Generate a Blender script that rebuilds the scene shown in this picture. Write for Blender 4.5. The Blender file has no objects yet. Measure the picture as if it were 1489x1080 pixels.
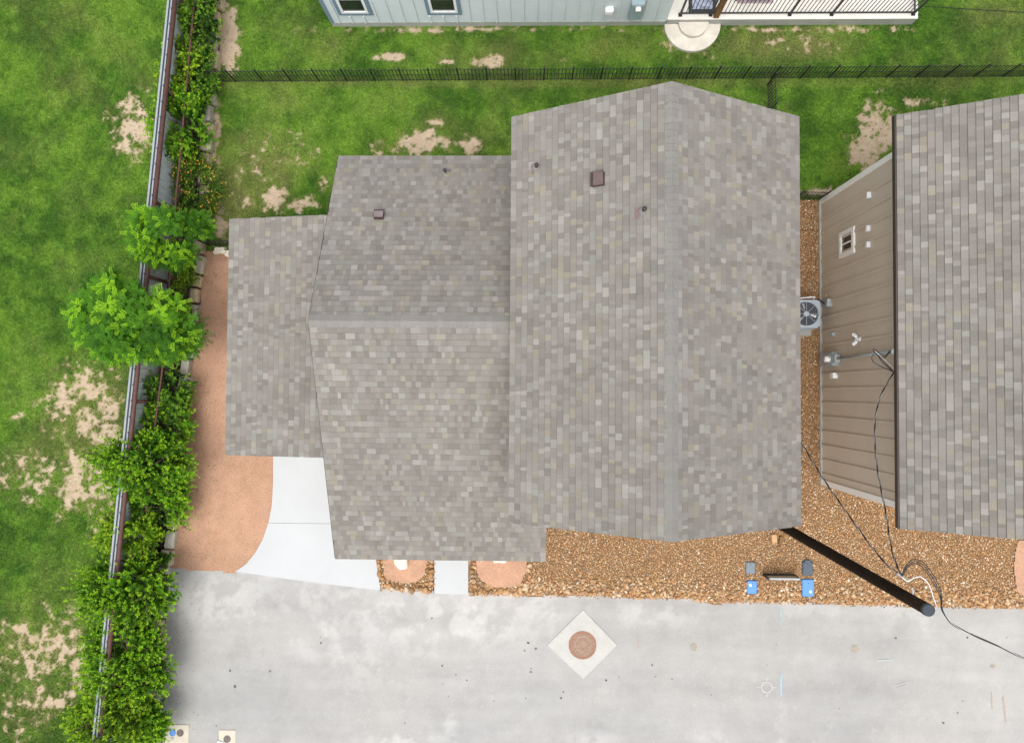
import bpy, bmesh, math, random
import numpy as np
from mathutils import Vector, Matrix

random.seed(7)
rng = np.random.default_rng(11)
scene = bpy.context.scene
COL = scene.collection

# ------------------------------------------------------------------ camera
CAM_H = 20.0
F_PX = 1033.0                      # focal length in pixels of the 1489 px wide photograph
CX, CY = 744.5, 540.0
YAW = 0.0071
ROT = np.array([[0.9997737691, 0.0006128424, 0.0212611149],
                [0.0, 0.9995848310, -0.0288125966],
                [-0.0212699455, 0.0288060783, 0.9993586940]])
_c, _s = math.cos(YAW), math.sin(YAW)
ROT = np.array([[_c, -_s, 0], [_s, _c, 0], [0, 0, 1]]) @ ROT
cam_data = bpy.data.cameras.new('camera')
cam = bpy.data.objects.new('camera', cam_data)
COL.objects.link(cam)
M4 = Matrix.Identity(4)
for i in range(3):
    for j in range(3):
        M4[i][j] = ROT[i, j]
M4[2][3] = CAM_H
cam.matrix_world = M4
cam_data.sensor_width = 36.0
cam_data.lens = 36.0 * F_PX / 1489.0
cam_data.clip_start = 0.1
cam_data.clip_end = 3000.0
scene.camera = cam

# ------------------------------------------------------------------ world, sun, exposure
SUN_EL, SUN_AZ = math.radians(73), math.radians(192)     # azimuth clockwise from +Y
world = bpy.data.worlds.new('World')
scene.world = world
world.use_nodes = True
wn = world.node_tree
for n in list(wn.nodes):
    wn.nodes.remove(n)
sky = wn.nodes.new('ShaderNodeTexSky')
sky.sky_type = 'NISHITA'
sky.sun_disc = False
sky.sun_elevation = SUN_EL
sky.sun_rotation = SUN_AZ
sky.air_density = 1.0
sky.dust_density = 4.0
sky.ozone_density = 1.0
hsv = wn.nodes.new('ShaderNodeHueSaturation')
hsv.inputs['Saturation'].default_value = 0.22            # a grey-white overcast sky
bg = wn.nodes.new('ShaderNodeBackground')
bg.inputs['Strength'].default_value = 0.15
wo = wn.nodes.new('ShaderNodeOutputWorld')
wn.links.new(sky.outputs[0], hsv.inputs['Color'])
wn.links.new(hsv.outputs[0], bg.inputs['Color'])
wn.links.new(bg.outputs[0], wo.inputs['Surface'])

sun_data = bpy.data.lights.new('sun', 'SUN')
sun_data.energy = 0.68
sun_data.angle = math.radians(60)
sun_data.color = (1.0, 0.965, 0.91)
sun = bpy.data.objects.new('sun', sun_data)
COL.objects.link(sun)
sd = Vector((math.sin(SUN_AZ) * math.cos(SUN_EL), math.cos(SUN_AZ) * math.cos(SUN_EL), math.sin(SUN_EL)))
sun.rotation_euler = sd.to_track_quat('Z', 'Y').to_euler()
sun.location = (0, -8, 30)

scene.view_settings.view_transform = 'Standard'
scene.view_settings.look = 'None'
scene.view_settings.gamma = 1.0
scene.view_settings.use_curve_mapping = False
scene.view_settings.exposure = 0.92

# ------------------------------------------------------------------ helpers: measuring
def at(px, py, z=0.0):
    """Ground-truth survey: the point at height z seen at photo pixel (px, py)."""
    d = ROT @ np.array([(px - CX) / F_PX, -(py - CY) / F_PX, -1.0])
    t = (z - CAM_H) / d[2]
    return Vector((d[0] * t, d[1] * t, z))

def at_x(px, py, X):
    d = ROT @ np.array([(px - CX) / F_PX, -(py - CY) / F_PX, -1.0])
    t = X / d[0]
    return Vector((X, d[1] * t, CAM_H + d[2] * t))

def at_y(px, py, Y):
    d = ROT @ np.array([(px - CX) / F_PX, -(py - CY) / F_PX, -1.0])
    t = Y / d[1]
    return Vector((d[0] * t, Y, CAM_H + d[2] * t))

_tabs = {}
def vnoise(x, y, seed):
    if seed not in _tabs:
        _tabs[seed] = np.random.default_rng(seed).random((256, 256))
    T = _tabs[seed]
    xi = np.floor(x).astype(int); yi = np.floor(y).astype(int)
    fx = x - xi; fy = y - yi
    fx = fx * fx * (3 - 2 * fx); fy = fy * fy * (3 - 2 * fy)
    a = T[xi & 255, yi & 255]; b = T[(xi + 1) & 255, yi & 255]
    c = T[xi & 255, (yi + 1) & 255]; d = T[(xi + 1) & 255, (yi + 1) & 255]
    return (a * (1 - fx) + b * fx) * (1 - fy) + (c * (1 - fx) + d * fx) * fy

def fbm(x, y, scale, octaves, seed, gain=0.5):
    s = 0.0; amp = 1.0; tot = 0.0; f = scale
    for o in range(octaves):
        ca, sa = math.cos(o * 1.1 + seed), math.sin(o * 1.1 + seed)
        s = s + amp * vnoise((x * ca - y * sa) * f + 37.3 * o, (x * sa + y * ca) * f + 11.7 * o, seed + o)
        tot += amp; amp *= gain; f *= 2.03
    return s / tot

def sstep(a, b, x):
    t = np.clip((x - a) / (b - a), 0, 1)
    return t * t * (3 - 2 * t)

def in_poly(x, y, poly):
    inside = np.zeros(x.shape, bool)
    n = len(poly)
    for i in range(n):
        x1, y1 = poly[i][:2]; x2, y2 = poly[(i + 1) % n][:2]
        cond = (y1 > y) != (y2 > y)
        with np.errstate(divide='ignore', invalid='ignore'):
            xx = (x2 - x1) * (y - y1) / (y2 - y1 + 1e-12) + x1
        inside ^= cond & (x < xx)
    return inside

# ------------------------------------------------------------------ helpers: materials
MATS = {}
def mat(name, color=(0.5, 0.5, 0.5), rough=0.8, metal=0.0, attr=False, noise=None, grain=None, bump=None,
        translucent=0.0, spec=0.5, alpha=1.0, wave=None):
    m = bpy.data.materials.new(name)
    m.use_nodes = True
    nt = m.node_tree
    nodes, links = nt.nodes, nt.links
    b = nodes['Principled BSDF']
    b.inputs['Roughness'].default_value = rough
    b.inputs['Metallic'].default_value = metal
    b.inputs['Specular IOR Level'].default_value = spec
    co = nodes.new('ShaderNodeTexCoord')
    geo = nodes.new('ShaderNodeNewGeometry')
    if attr:
        a = nodes.new('ShaderNodeAttribute'); a.attribute_name = 'Col'
        cs = a.outputs['Color']
    else:
        r = nodes.new('ShaderNodeRGB'); r.outputs[0].default_value = (*color, 1)
        cs = r.outputs[0]
    for k, spec_ in enumerate((noise, grain)):
        if spec_ is None:
            continue
        sc, amt, detail = spec_
        nz = nodes.new('ShaderNodeTexNoise')
        nz.inputs['Scale'].default_value = sc
        nz.inputs['Detail'].default_value = detail
        nz.inputs['Roughness'].default_value = 0.65
        links.new(geo.outputs['Position'], nz.inputs['Vector'])
        mr = nodes.new('ShaderNodeMapRange')
        mr.inputs['From Min'].default_value = 0.25; mr.inputs['From Max'].default_value = 0.75
        mr.inputs['To Min'].default_value = 1 - amt; mr.inputs['To Max'].default_value = 1 + amt
        links.new(nz.outputs['Fac'], mr.inputs['Value'])
        mx = nodes.new('ShaderNodeVectorMath'); mx.operation = 'SCALE'
        links.new(cs, mx.inputs[0]); links.new(mr.outputs[0], mx.inputs['Scale'])
        cs = mx.outputs[0]
    links.new(cs, b.inputs['Base Color'])
    if bump:
        sc, strength, dist = bump
        nz = nodes.new('ShaderNodeTexNoise'); nz.inputs['Scale'].default_value = sc; nz.inputs['Detail'].default_value = 4
        links.new(geo.outputs['Position'], nz.inputs['Vector'])
        bp = nodes.new('ShaderNodeBump'); bp.inputs['Strength'].default_value = strength; bp.inputs['Distance'].default_value = dist
        links.new(nz.outputs['Fac'], bp.inputs['Height']); links.new(bp.outputs[0], b.inputs['Normal'])
    if translucent:
        tr = nodes.new('ShaderNodeBsdfTranslucent'); links.new(cs, tr.inputs['Color'])
        ms = nodes.new('ShaderNodeMixShader'); ms.inputs[0].default_value = translucent
        links.new(b.outputs[0], ms.inputs[1]); links.new(tr.outputs[0], ms.inputs[2])
        links.new(ms.outputs[0], nodes['Material Output'].inputs['Surface'])
    MATS[name] = m
    return m

M_SHINGLE = mat('asphalt_shingle', attr=True, rough=0.95, noise=(0.8, 0.08, 5), grain=(55, 0.13, 3), bump=(160, 0.35, 0.004), spec=0.2)
M_SHEDGE = mat('cut_shingle_edge', (0.07, 0.067, 0.063), 0.95)
M_DECK = mat('roof_deck_edge', (0.20, 0.19, 0.18), 0.85, noise=(6, 0.1, 3))
M_BROWN_TRIM = mat('dark_brown_trim', (0.045, 0.035, 0.028), 0.5, noise=(4, 0.1, 2))
M_BROWN_METAL = mat('brown_vent_metal', (0.060, 0.036, 0.033), 0.5, noise=(9, 0.2, 3))
M_VENT_TOP = mat('sun_faded_vent_top', (0.17, 0.132, 0.134), 0.45, noise=(9, 0.15, 3))
M_PIPE = mat('black_vent_pipe', (0.03, 0.025, 0.023), 0.5)
M_FLASH = mat('rust_red_flashing', (0.16, 0.105, 0.10), 0.6, noise=(20, 0.2, 3))
M_TAUPE = mat('taupe_siding', (0.53, 0.455, 0.365), 0.75, noise=(1.2, 0.05, 4), grain=(30, 0.05, 2), bump=(90, 0.15, 0.003))
M_CREAM = mat('cream_trim', (0.78, 0.76, 0.71), 0.6, noise=(5, 0.05, 3))
M_WHITE = mat('white_plastic', (0.78, 0.79, 0.80), 0.45, noise=(8, 0.03, 2))
M_GLASS = mat('dark_window_glass', (0.020, 0.026, 0.024), 0.06, spec=0.6)
M_BLUESIDE = mat('pale_blue_siding', (0.62, 0.685, 0.710), 0.7, noise=(1.4, 0.04, 4), grain=(25, 0.04, 2))
M_BLUETRIM = mat('slate_blue_trim', (0.17, 0.24, 0.31), 0.6, noise=(5, 0.06, 3))
M_FOUND = mat('concrete_foundation', (0.36, 0.37, 0.34), 0.9, noise=(2.5, 0.16, 5), grain=(30, 0.08, 3), bump=(40, 0.3, 0.01))
M_DECKCON = mat('porch_concrete', (0.66, 0.63, 0.57), 0.8, noise=(1.8, 0.08, 5), grain=(40, 0.05, 2))
M_STEP = mat('stained_step_concrete', (0.56, 0.52, 0.45), 0.9, noise=(3.2, 0.2, 5), grain=(40, 0.08, 3), bump=(50, 0.3, 0.006))
M_IRON = mat('black_painted_iron', (0.014, 0.015, 0.017), 0.45, noise=(10, 0.15, 2))
M_WOODPOST = mat('stained_wood_post', (0.17, 0.085, 0.025), 0.7, noise=(5, 0.25, 4))
M_DRIVE = mat('pale_driveway_concrete', (0.44, 0.449, 0.452), 0.85, noise=(0.8, 0.045, 5), grain=(60, 0.035, 3), bump=(90, 0.2, 0.003))
M_JOINT = mat('concrete_joint', (0.34, 0.34, 0.33), 0.9)
M_ROAD = mat('worn_concrete_road', attr=True, rough=0.92, noise=(3.0, 0.05, 6), grain=(38, 0.09, 4), bump=(70, 0.35, 0.006), spec=0.25)
M_GRANITE = mat('pink_decomposed_granite', attr=True, rough=0.95, noise=(2.2, 0.06, 5), grain=(34, 0.34, 4), bump=(60, 0.6, 0.012), spec=0.2)
M_ROCK = mat('river_rock', attr=True, rough=0.7, grain=(45, 0.16, 3), spec=0.4)
M_ROCKBED = mat('rock_bed_soil', (0.22, 0.13, 0.062), 0.95, noise=(9, 0.3, 4))
M_LAWN = mat('lawn_soil', attr=True, rough=0.95, noise=(9, 0.14, 5), grain=(60, 0.22, 3), bump=(40, 0.6, 0.02), spec=0.15)
M_GRASS = mat('grass_blades', attr=True, rough=0.7, translucent=0.35, spec=0.25)
M_LEAF = mat('leaves', attr=True, rough=0.65, translucent=0.42, spec=0.14)
M_BARK = mat('grey_brown_bark', (0.12, 0.085, 0.06), 0.9, noise=(14, 0.3, 4))
M_MULCH = mat('dark_mulch', (0.055, 0.043, 0.030), 0.95, noise=(7, 0.35, 5), grain=(45, 0.35, 3), bump=(40, 0.8, 0.03))
M_GROUND = mat('ground_soil_and_grass', (0.075, 0.115, 0.032), 0.95, noise=(0.35, 0.3, 6), grain=(14, 0.2, 4))
M_LIME = mat('limestone', (0.46, 0.405, 0.31), 0.9, noise=(5, 0.22, 5), grain=(28, 0.1, 3), bump=(22, 0.5, 0.02))
M_LIME2 = mat('limestone_ochre', (0.50, 0.40, 0.255), 0.9, noise=(5, 0.25, 5), grain=(28, 0.12, 3), bump=(22, 0.5, 0.02))
M_LIME3 = mat('limestone_grey', (0.40, 0.375, 0.32), 0.9, noise=(5, 0.25, 5), grain=(28, 0.12, 3), bump=(22, 0.5, 0.02))
M_LIMEW = mat('white_limestone', (0.70, 0.64, 0.52), 0.9, noise=(6, 0.15, 5), bump=(22, 0.5, 0.02))
M_GALV = mat('galvanised_sheet', (0.62, 0.67, 0.68), 0.6, metal=0.0, noise=(2.5, 0.10, 4))
M_CAP = mat('pale_steel_cap', (0.25, 0.275, 0.30), 0.6, metal=0.0, noise=(4, 0.1, 3))
M_DARKGAP = mat('dark_channel', (0.03, 0.035, 0.04), 0.6)
M_RUST = mat('rusty_brown_pipe', (0.085, 0.034, 0.026), 0.7, noise=(9, 0.35, 5))
M_WIREMESH = mat('chain_link_wire', (0.10, 0.085, 0.075), 0.6, metal=0.4)
M_POLE = mat('creosoted_pole', (0.020, 0.0125, 0.0085), 0.95, noise=(11, 0.35, 5), bump=(30, 0.4, 0.01), spec=0.08)
M_POLECAP = mat('slate_grey_pole_cap', (0.034, 0.043, 0.053), 0.8, noise=(12, 0.15, 3))
M_CABLE = mat('black_cable', (0.012, 0.012, 0.014), 0.45)
M_CABLEW = mat('bare_aluminium_cable', (0.50, 0.50, 0.50), 0.5, metal=0.2)
M_CABLEWHITE = mat('white_cable', (0.74, 0.74, 0.75), 0.5)
M_GREYBOX = mat('grey_painted_steel', (0.33, 0.37, 0.39), 0.5, noise=(6, 0.1, 3))
M_BLUEBOX = mat('blue_green_steel', (0.28, 0.37, 0.40), 0.5, noise=(6, 0.1, 3))
M_ACGREY = mat('condenser_grey', (0.36, 0.41, 0.46), 0.5, noise=(6, 0.06, 3))
M_ACDARK = mat('condenser_interior', (0.035, 0.04, 0.05), 0.7)
M_BLADE = mat('aluminium_fan_blade', (0.48, 0.48, 0.47), 0.4, metal=0.35, noise=(8, 0.12, 2))
M_SLATE = mat('dark_slate_lid', (0.065, 0.085, 0.11), 0.7, noise=(30, 0.2, 4))
M_GREYLID = mat('dusty_grey_lid', (0.16, 0.19, 0.215), 0.75, noise=(20, 0.2, 4))
M_BLUELID = mat('bright_blue_lid', (0.085, 0.24, 0.58), 0.6, noise=(14, 0.12, 4))
M_PADCON = mat('cream_concrete_collar', (0.49, 0.445, 0.36), 0.9, noise=(4, 0.09, 5), grain=(40, 0.05, 2))
M_COLLAR = mat('pale_manhole_collar', (0.41, 0.405, 0.378), 0.9, noise=(3, 0.09, 5), grain=(40, 0.06, 3))
M_IRONRUST = mat('rusted_cast_iron', (0.27, 0.135, 0.085), 0.85, noise=(14, 0.35, 5), bump=(60, 0.5, 0.01))
M_IRONPALE = mat('worn_cast_iron', (0.27, 0.18, 0.13), 0.85, noise=(16, 0.3, 5), bump=(60, 0.5, 0.01))
M_DKIRON = mat('dark_cast_iron', (0.12, 0.10, 0.09), 0.7, noise=(24, 0.5, 4))
M_PAINTC = mat('cyan_survey_paint', (0.28, 0.385, 0.42), 0.85, noise=(18, 0.2, 4))
M_PAINTG = mat('pale_green_survey_paint', (0.35, 0.41, 0.385), 0.85, noise=(18, 0.12, 4))
M_PAINTW = mat('white_survey_paint', (0.42, 0.415, 0.40), 0.9, noise=(20, 0.15, 4))
M_OIL = mat('oil_stain', (0.10, 0.098, 0.092), 0.9, noise=(20, 0.3, 3))
M_STAIN = mat('brown_water_stain', (0.30, 0.265, 0.215), 0.9, noise=(16, 0.2, 4))
M_RUSTSTAIN = mat('rust_streak', (0.36, 0.29, 0.235), 0.9, noise=(16, 0.15, 4))
M_TERRA = mat('terracotta', (0.19, 0.062, 0.040), 0.7, noise=(9, 0.2, 3))
M_SOIL = mat('potting_soil', (0.05, 0.04, 0.03), 0.95, noise=(30, 0.3, 3))
M_RUG = mat('mauve_patterned_rug', (0.34, 0.27, 0.30), 0.95, noise=(9, 0.5, 3), grain=(40, 0.2, 2))
M_GREENCUSH = mat('sage_green_cushion', (0.20, 0.25, 0.13), 0.9, noise=(6, 0.2, 3))
M_TABLEGLASS = mat('blue_white_woven_pattern', (0.30, 0.33, 0.42), 0.8, noise=(7, 0.95, 3))
M_TANWOOD = mat('raw_tan_wood', (0.46, 0.28, 0.145), 0.8, noise=(9, 0.15, 4))
M_RED = mat('red_seal', (0.5, 0.03, 0.03), 0.5)
M_GOLD = mat('brass', (0.45, 0.33, 0.12), 0.4, metal=0.6)
M_FLOWER = mat('orange_petals', attr=True, rough=0.6, translucent=0.25)

# ------------------------------------------------------------------ helpers: objects
def tag(o, label=None, cat=None, group=None, kind=None):
    if label: o['label'] = label
    if cat: o['category'] = cat
    if group: o['group'] = group
    if kind: o['kind'] = kind
    return o

def empty(name, loc, label=None, cat=None, group=None, rz=0.0, kind=None):
    o = bpy.data.objects.new(name, None)
    o.empty_display_size = 0.2
    COL.objects.link(o)
    o.location = loc; o.rotation_euler = (0, 0, rz)
    return tag(o, label, cat, group, kind)

def link(name, me, parent=None, keep=True):
    o = bpy.data.objects.new(name, me)
    COL.objects.link(o)
    if parent is not None:
        o.parent = parent
        if keep:                                   # mesh was built in world coordinates
            o.matrix_parent_inverse = parent_world(parent).inverted()
    return o

def parent_world(p):
    m = p.matrix_parent_inverse @ p.matrix_basis if p.parent else p.matrix_basis.copy()
    return parent_world(p.parent) @ m if p.parent else m

class MB:
    """collects shapes, then links them as one mesh object"""
    def __init__(s): s.v = []; s.f = []; s.m = []; s.c = []
    def add(s, verts, faces, mi=0, col=None):
        k = len(s.v)
        s.v += [tuple(v) for v in verts]
        s.f += [tuple(i + k for i in f) for f in faces]
        s.m += [mi] * len(faces)
        s.c += [col or (1, 1, 1)] * len(verts)
        return s
    def box(s, c, size, rz=0.0, mi=0, tilt=None):
        x, y, z = size[0] / 2, size[1] / 2, size[2] / 2
        R = Matrix.Rotation(rz, 3, 'Z')
        if tilt is not None: R = tilt @ R
        c = Vector(c)
        vs = [c + R @ Vector((a * x, b * y, d * z)) for d in (-1, 1) for a, b in ((-1, -1), (1, -1), (1, 1), (-1, 1))]
        return s.add(vs, [(3, 2, 1, 0), (4, 5, 6, 7), (0, 1, 5, 4), (1, 2, 6, 5), (2, 3, 7, 6), (3, 0, 4, 7)], mi)
    def bbox(s, c, size, bev=0.01, mi=0, rz=0.0):
        """box with bevelled top and vertical edges"""
        x, y, z = size[0] / 2, size[1] / 2, size[2]
        c = Vector(c); R = Matrix.Rotation(rz, 3, 'Z')
        rings = [(0, 0.0), (0, z - bev), (bev, z)]
        n = 12
        vs = []
        for inset, h in rings:
            for (sx, sy, a0) in ((1, 1, 0), (-1, 1, 90), (-1, -1, 180), (1, -1, 270)):
                for k in range(3):
                    a = math.radians(a0 + 45 * k)
                    r = bev * 2
                    px = sx * (x - r) + (r - inset) * math.cos(a); py = sy * (y - r) + (r - inset) * math.sin(a)
                    vs.append(c + R @ Vector((px, py, h)))
        fs = []
        for r in range(2):
            for i in range(n):
                fs.append((r * n + i, r * n + (i + 1) % n, (r + 1) * n + (i + 1) % n, (r + 1) * n + i))
        fs.append(tuple(range(2 * n, 3 * n))); fs.append(tuple(reversed(range(n))))
        return s.add(vs, fs, mi)
    def cyl(s, p0, p1, r0, r1=None, n=8, mi=0, caps=True):
        p0 = Vector(p0); p1 = Vector(p1); r1 = r0 if r1 is None else r1
        d = (p1 - p0).normalized()
        a = d.orthogonal().normalized(); b = d.cross(a)
        vs = []
        for p, r in ((p0, r0), (p1, r1)):
            for k in range(n):
                t = 2 * math.pi * k / n
                vs.append(p + (a * math.cos(t) + b * math.sin(t)) * r)
        fs = [(k, (k + 1) % n, n + (k + 1) % n, n + k) for k in range(n)]
        if caps:
            fs += [tuple(reversed(range(n))), tuple(range(n, 2 * n))]
        return s.add(vs, fs, mi)
    def tube(s, pts, r, n=6, mi=0):
        pts = [Vector(p) for p in pts]
        k0 = len(s.v); vs = []; fs = []
        prev = None
        for i, p in enumerate(pts):
            d = (pts[min(i + 1, len(pts) - 1)] - pts[max(i - 1, 0)])
            d = d.normalized() if d.length > 1e-6 else Vector((0, 0, 1))
            a = prev - d * prev.dot(d) if prev is not None else d.orthogonal()
            a.normalize(); prev = a; b = d.cross(a)
            rr = r[i] if isinstance(r, (list, tuple)) else r
            for k in range(n):
                t = 2 * math.pi * k / n
                vs.append(p + (a * math.cos(t) + b * math.sin(t)) * rr)
        for i in range(len(pts) - 1):
            for k in range(n):
                fs.append((i * n + k, i * n + (k + 1) % n, (i + 1) * n + (k + 1) % n, (i + 1) * n + k))
        fs += [tuple(reversed(range(n))), tuple(range((len(pts) - 1) * n, len(pts) * n))]
        return s.add(vs, fs, mi)
    def lathe(s, c, prof, n=24, mi=0, scale=(1, 1), close=True):
        c = Vector(c); vs = []; fs = []
        for r, z in prof:
            for k in range(n):
                t = 2 * math.pi * k / n
                vs.append(c + Vector((r * math.cos(t) * scale[0], r * math.sin(t) * scale[1], z)))
        for i in range(len(prof) - 1):
            for k in range(n):
                fs.append((i * n + k, i * n + (k + 1) % n, (i + 1) * n + (k + 1) % n, (i + 1) * n + k))
        if close:
            fs.append(tuple(range((len(prof) - 1) * n, len(prof) * n)))
        return s.add(vs, fs, mi)
    def prism(s, poly, z0, z1, mi=0):
        n = len(poly)
        a = sum(poly[i][0] * poly[(i + 1) % n][1] - poly[(i + 1) % n][0] * poly[i][1] for i in range(n))
        if a < 0: poly = poly[::-1]
        vs = [(p[0], p[1], z0) for p in poly] + [(p[0], p[1], z1) for p in poly]
        fs = [tuple(reversed(range(n))), tuple(range(n, 2 * n))]
        fs += [(i, (i + 1) % n, n + (i + 1) % n, n + i) for i in range(n)]
        return s.add(vs, fs, mi)
    def mesh(s, name, mats, smooth=False):
        me = bpy.data.meshes.new(name)
        me.from_pydata(s.v, [], s.f)
        for m in (mats if isinstance(mats, (list, tuple)) else [mats]):
            me.materials.append(m)
        me.polygons.foreach_set('material_index', s.m)
        if any(c != (1, 1, 1) for c in s.c):
            ca = me.color_attributes.new('Col', 'FLOAT_COLOR', 'POINT')
            ca.data.foreach_set('color', np.array([(*c, 1) for c in s.c], np.float32).ravel())
        if smooth:
            me.polygons.foreach_set('use_smooth', [True] * len(me.polygons))
        me.update()
        return me
    def build(s, name, mats, parent=None, smooth=False):
        return link(name, s.mesh(name, mats, smooth), parent)

def np_mesh(name, verts, faces, m, cols=None, smooth=False):
    """verts (n,3), faces (k,3 or 4), cols (n,3)"""
    me = bpy.data.meshes.new(name)
    nv, (nf, k) = len(verts), faces.shape
    me.vertices.add(nv); me.loops.add(nf * k); me.polygons.add(nf)
    me.vertices.foreach_set('co', np.ascontiguousarray(verts, np.float32).ravel())
    me.loops.foreach_set('vertex_index', np.ascontiguousarray(faces, np.int32).ravel())
    me.polygons.foreach_set('loop_start', np.arange(0, nf * k, k, dtype=np.int32))
    me.update(calc_edges=True)
    if smooth:
        me.polygons.foreach_set('use_smooth', np.ones(nf, bool))
    if cols is not None:
        ca = me.color_attributes.new('Col', 'FLOAT_COLOR', 'POINT')
        c4 = np.ones((nv, 4), np.float32); c4[:, :3] = cols
        ca.data.foreach_set('color', c4.ravel())
    me.materials.append(m)
    return me

def grid_sheet(x0, x1, y0, y1, step, poly=None):
    nx = int((x1 - x0) / step) + 1; ny = int((y1 - y0) / step) + 1
    X, Y = np.meshgrid(np.linspace(x0, x1, nx), np.linspace(y0, y1, ny), indexing='ij')
    x = X.ravel(); y = Y.ravel()
    i, j = np.meshgrid(np.arange(nx - 1), np.arange(ny - 1), indexing='ij')
    a = (i * ny + j).ravel()
    F = np.stack([a, a + ny, a + ny + 1, a + 1], 1)
    if poly is not None:
        cxs = x[F].mean(1); cys = y[F].mean(1)
        F = F[in_poly(cxs, cys, poly)]
        used = np.unique(F); mp = np.full(len(x), -1); mp[used] = np.arange(len(used))
        x = x[used]; y = y[used]; F = mp[F]
    return x, y, F

# ================================================================== GROUND AND LARGE SURFACES
MB().add([(-400, -400, -0.06), (400, -400, -0.06), (400, 400, -0.06), (-400, 400, -0.06)], [(0, 1, 2, 3)]).build('ground', M_GROUND)['kind'] = 'structure'

FENCE_X = lambda y: -10.45 + 0.0801 * y          # base line of the sheet metal fence
block_px = [(317, -20), (316, 0), (312, 60), (306, 110), (302, 170), (298, 250), (294, 330), (288, 400), (273, 520), (268, 570), (259, 640), (249, 760), (240, 830), (229, 930), (224, 1010), (220, 1090)]
BLOCK = [at(px, py, 0.2) for px, py in block_px]
def block_x(y):
    ys = np.array([p.y for p in BLOCK])[::-1]; xs = np.array([p.x for p in BLOCK])[::-1]
    return np.interp(y, ys, xs)

# ---- bare and dry patches of the lawns: pixel ellipses (cx, cy, rx, ry, amount)
BARE = [(195, 185, 38, 50, .9), (135, 560, 48, 40, .85), (150, 625, 55, 70, .85), (95, 590, 45, 50, .6), (55, 690, 60, 40, .75),
        (130, 690, 60, 60, .8), (150, 760, 30, 28, .8), (100, 720, 40, 40, .55), (30, 950, 40, 60, .8), (75, 930, 55, 50, .75), (55, 1015, 60, 35, .75),
        (10, 690, 22, 26, .8), (25, 610, 14, 12, .7), (20, 1060, 30, 20, .55), (110, 980, 30, 40, .6),
        (332, 55, 17, 58, 1.5), (568, 82, 23, 6, 1.3), (650, 91, 14, 6, 1.0), (713, 89, 26, 10, 1.2), (820, 88, 7, 5, 1.0),
        (632, 178, 11, 6, 1.1), (610, 208, 55, 22, 1.1), (684, 214, 26, 17, 1.1), (398, 290, 24, 22, 1.1), (380, 235, 30, 45, .5), (430, 215, 28, 30, .6),
        (440, 300, 40, 14, .75), (470, 268, 8, 16, .75), (1278, 190, 42, 46, 1.1), (1255, 220, 22, 34, 1.2), (1265, 160, 12, 16, 1.0), (1192, 280, 32, 9, 1.2), (1330, 150, 40, 10, .7),
        (312, 190, 10, 90, 1.0), (320, 320, 16, 50, .95), (350, 280, 25, 40, .55), (1010, 60, 46, 26, .5), (700, 43, 260, 5, .75), (1180, 43, 160, 5, .7),
        (1150, 62, 50, 14, .45), (1185, 72, 40, 12, .45), (550, 220, 20, 12, .6)]
DRY = [(380, 240, 70, 70, .8), (340, 280, 50, 80, .8), (420, 150, 70, 40, .3), (560, 150, 70, 30, .3), (460, 60, 60, 40, .35), (1150, 65, 110, 25, .8), (1000, 70, 70, 30, .35),
       (700, 90, 120, 30, .4), (1450, 40, 70, 60, .45), (140, 630, 120, 120, .45), (60, 960, 80, 110, .45), (60, 640, 60, 60, .4), (650, 200, 120, 40, .3), (900, 70, 80, 25, .4),
       (80, 30, 90, 60, .3), (120, 100, 90, 60, .25), (1380, 110, 90, 25, .35), (750, 120, 700, 9, .55), (1400, 70, 90, 40, .3)]
def to_world(e):
    c = at(e[0], e[1], 0)
    return c.x, c.y, e[2] / 51.6, e[3] / 51.6, e[4]
def patch_field(x, y, lst):
    s = np.zeros(x.shape)
    for e in lst:
        cx_, cy_, rx, ry, k = to_world(e)
        d = np.sqrt(((x - cx_) / rx) ** 2 + ((y - cy_) / ry) ** 2)
        s = np.maximum(s, k * np.clip(1.35 - d, 0, 1))
    return s
def bare_level(x, y):
    f = patch_field(x, y, BARE)
    n1 = (fbm(x, y, 2.2, 3, 21, 0.6) - 0.5) / 0.135
    n2 = (fbm(x, y, 6.2, 4, 31, 0.66) - 0.5) / 0.125
    return np.where(f > 0.02, -2.3 + 3.35 * np.clip(f, 0, 1.4) - (0.40 * n1 + 0.90 * n2), -9)
def bare_mask(x, y):
    return sstep(-0.95, 0.95, bare_level(x, y))
def dry_mask(x, y):
    f = patch_field(x, y, DRY)
    n = fbm(x, y, 1.4, 4, 51, 0.6)
    return np.clip(f * 1.0 + (n - 0.5) * 0.9, 0, 1)

G_DARK = np.array([0.058, 0.144, 0.017]); G_MID = np.array([0.112, 0.240, 0.025]); G_LITE = np.array([0.192, 0.345, 0.038]); G_DRY = np.array([0.33, 0.300, 0.110])
SOIL = np.array([0.45, 0.355, 0.262]); SOIL2 = np.array([0.36, 0.27, 0.18])
def grass_color(x, y, jit=None):
    a = fbm(x, y, 0.55, 5, 61, 0.62)
    b = fbm(x, y, 2.6, 4, 71, 0.65)
    t = np.clip((a - 0.5) * 1.6 + (b - 0.5) * 1.7 + 0.5, 0, 1)
    if jit is not None:
        t = np.clip(t + jit, 0, 1)
    t = t[:, None]
    c = np.where(t < 0.5, G_DARK + (G_MID - G_DARK) * t * 2, G_MID + (G_LITE - G_MID) * (t - 0.5) * 2)
    d = np.clip(dry_mask(x, y) + .55 * sstep(-1.3, -.1, bare_level(x, y)), 0, 1)[:, None]
    return c + (G_DRY - c) * d * 0.62

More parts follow.
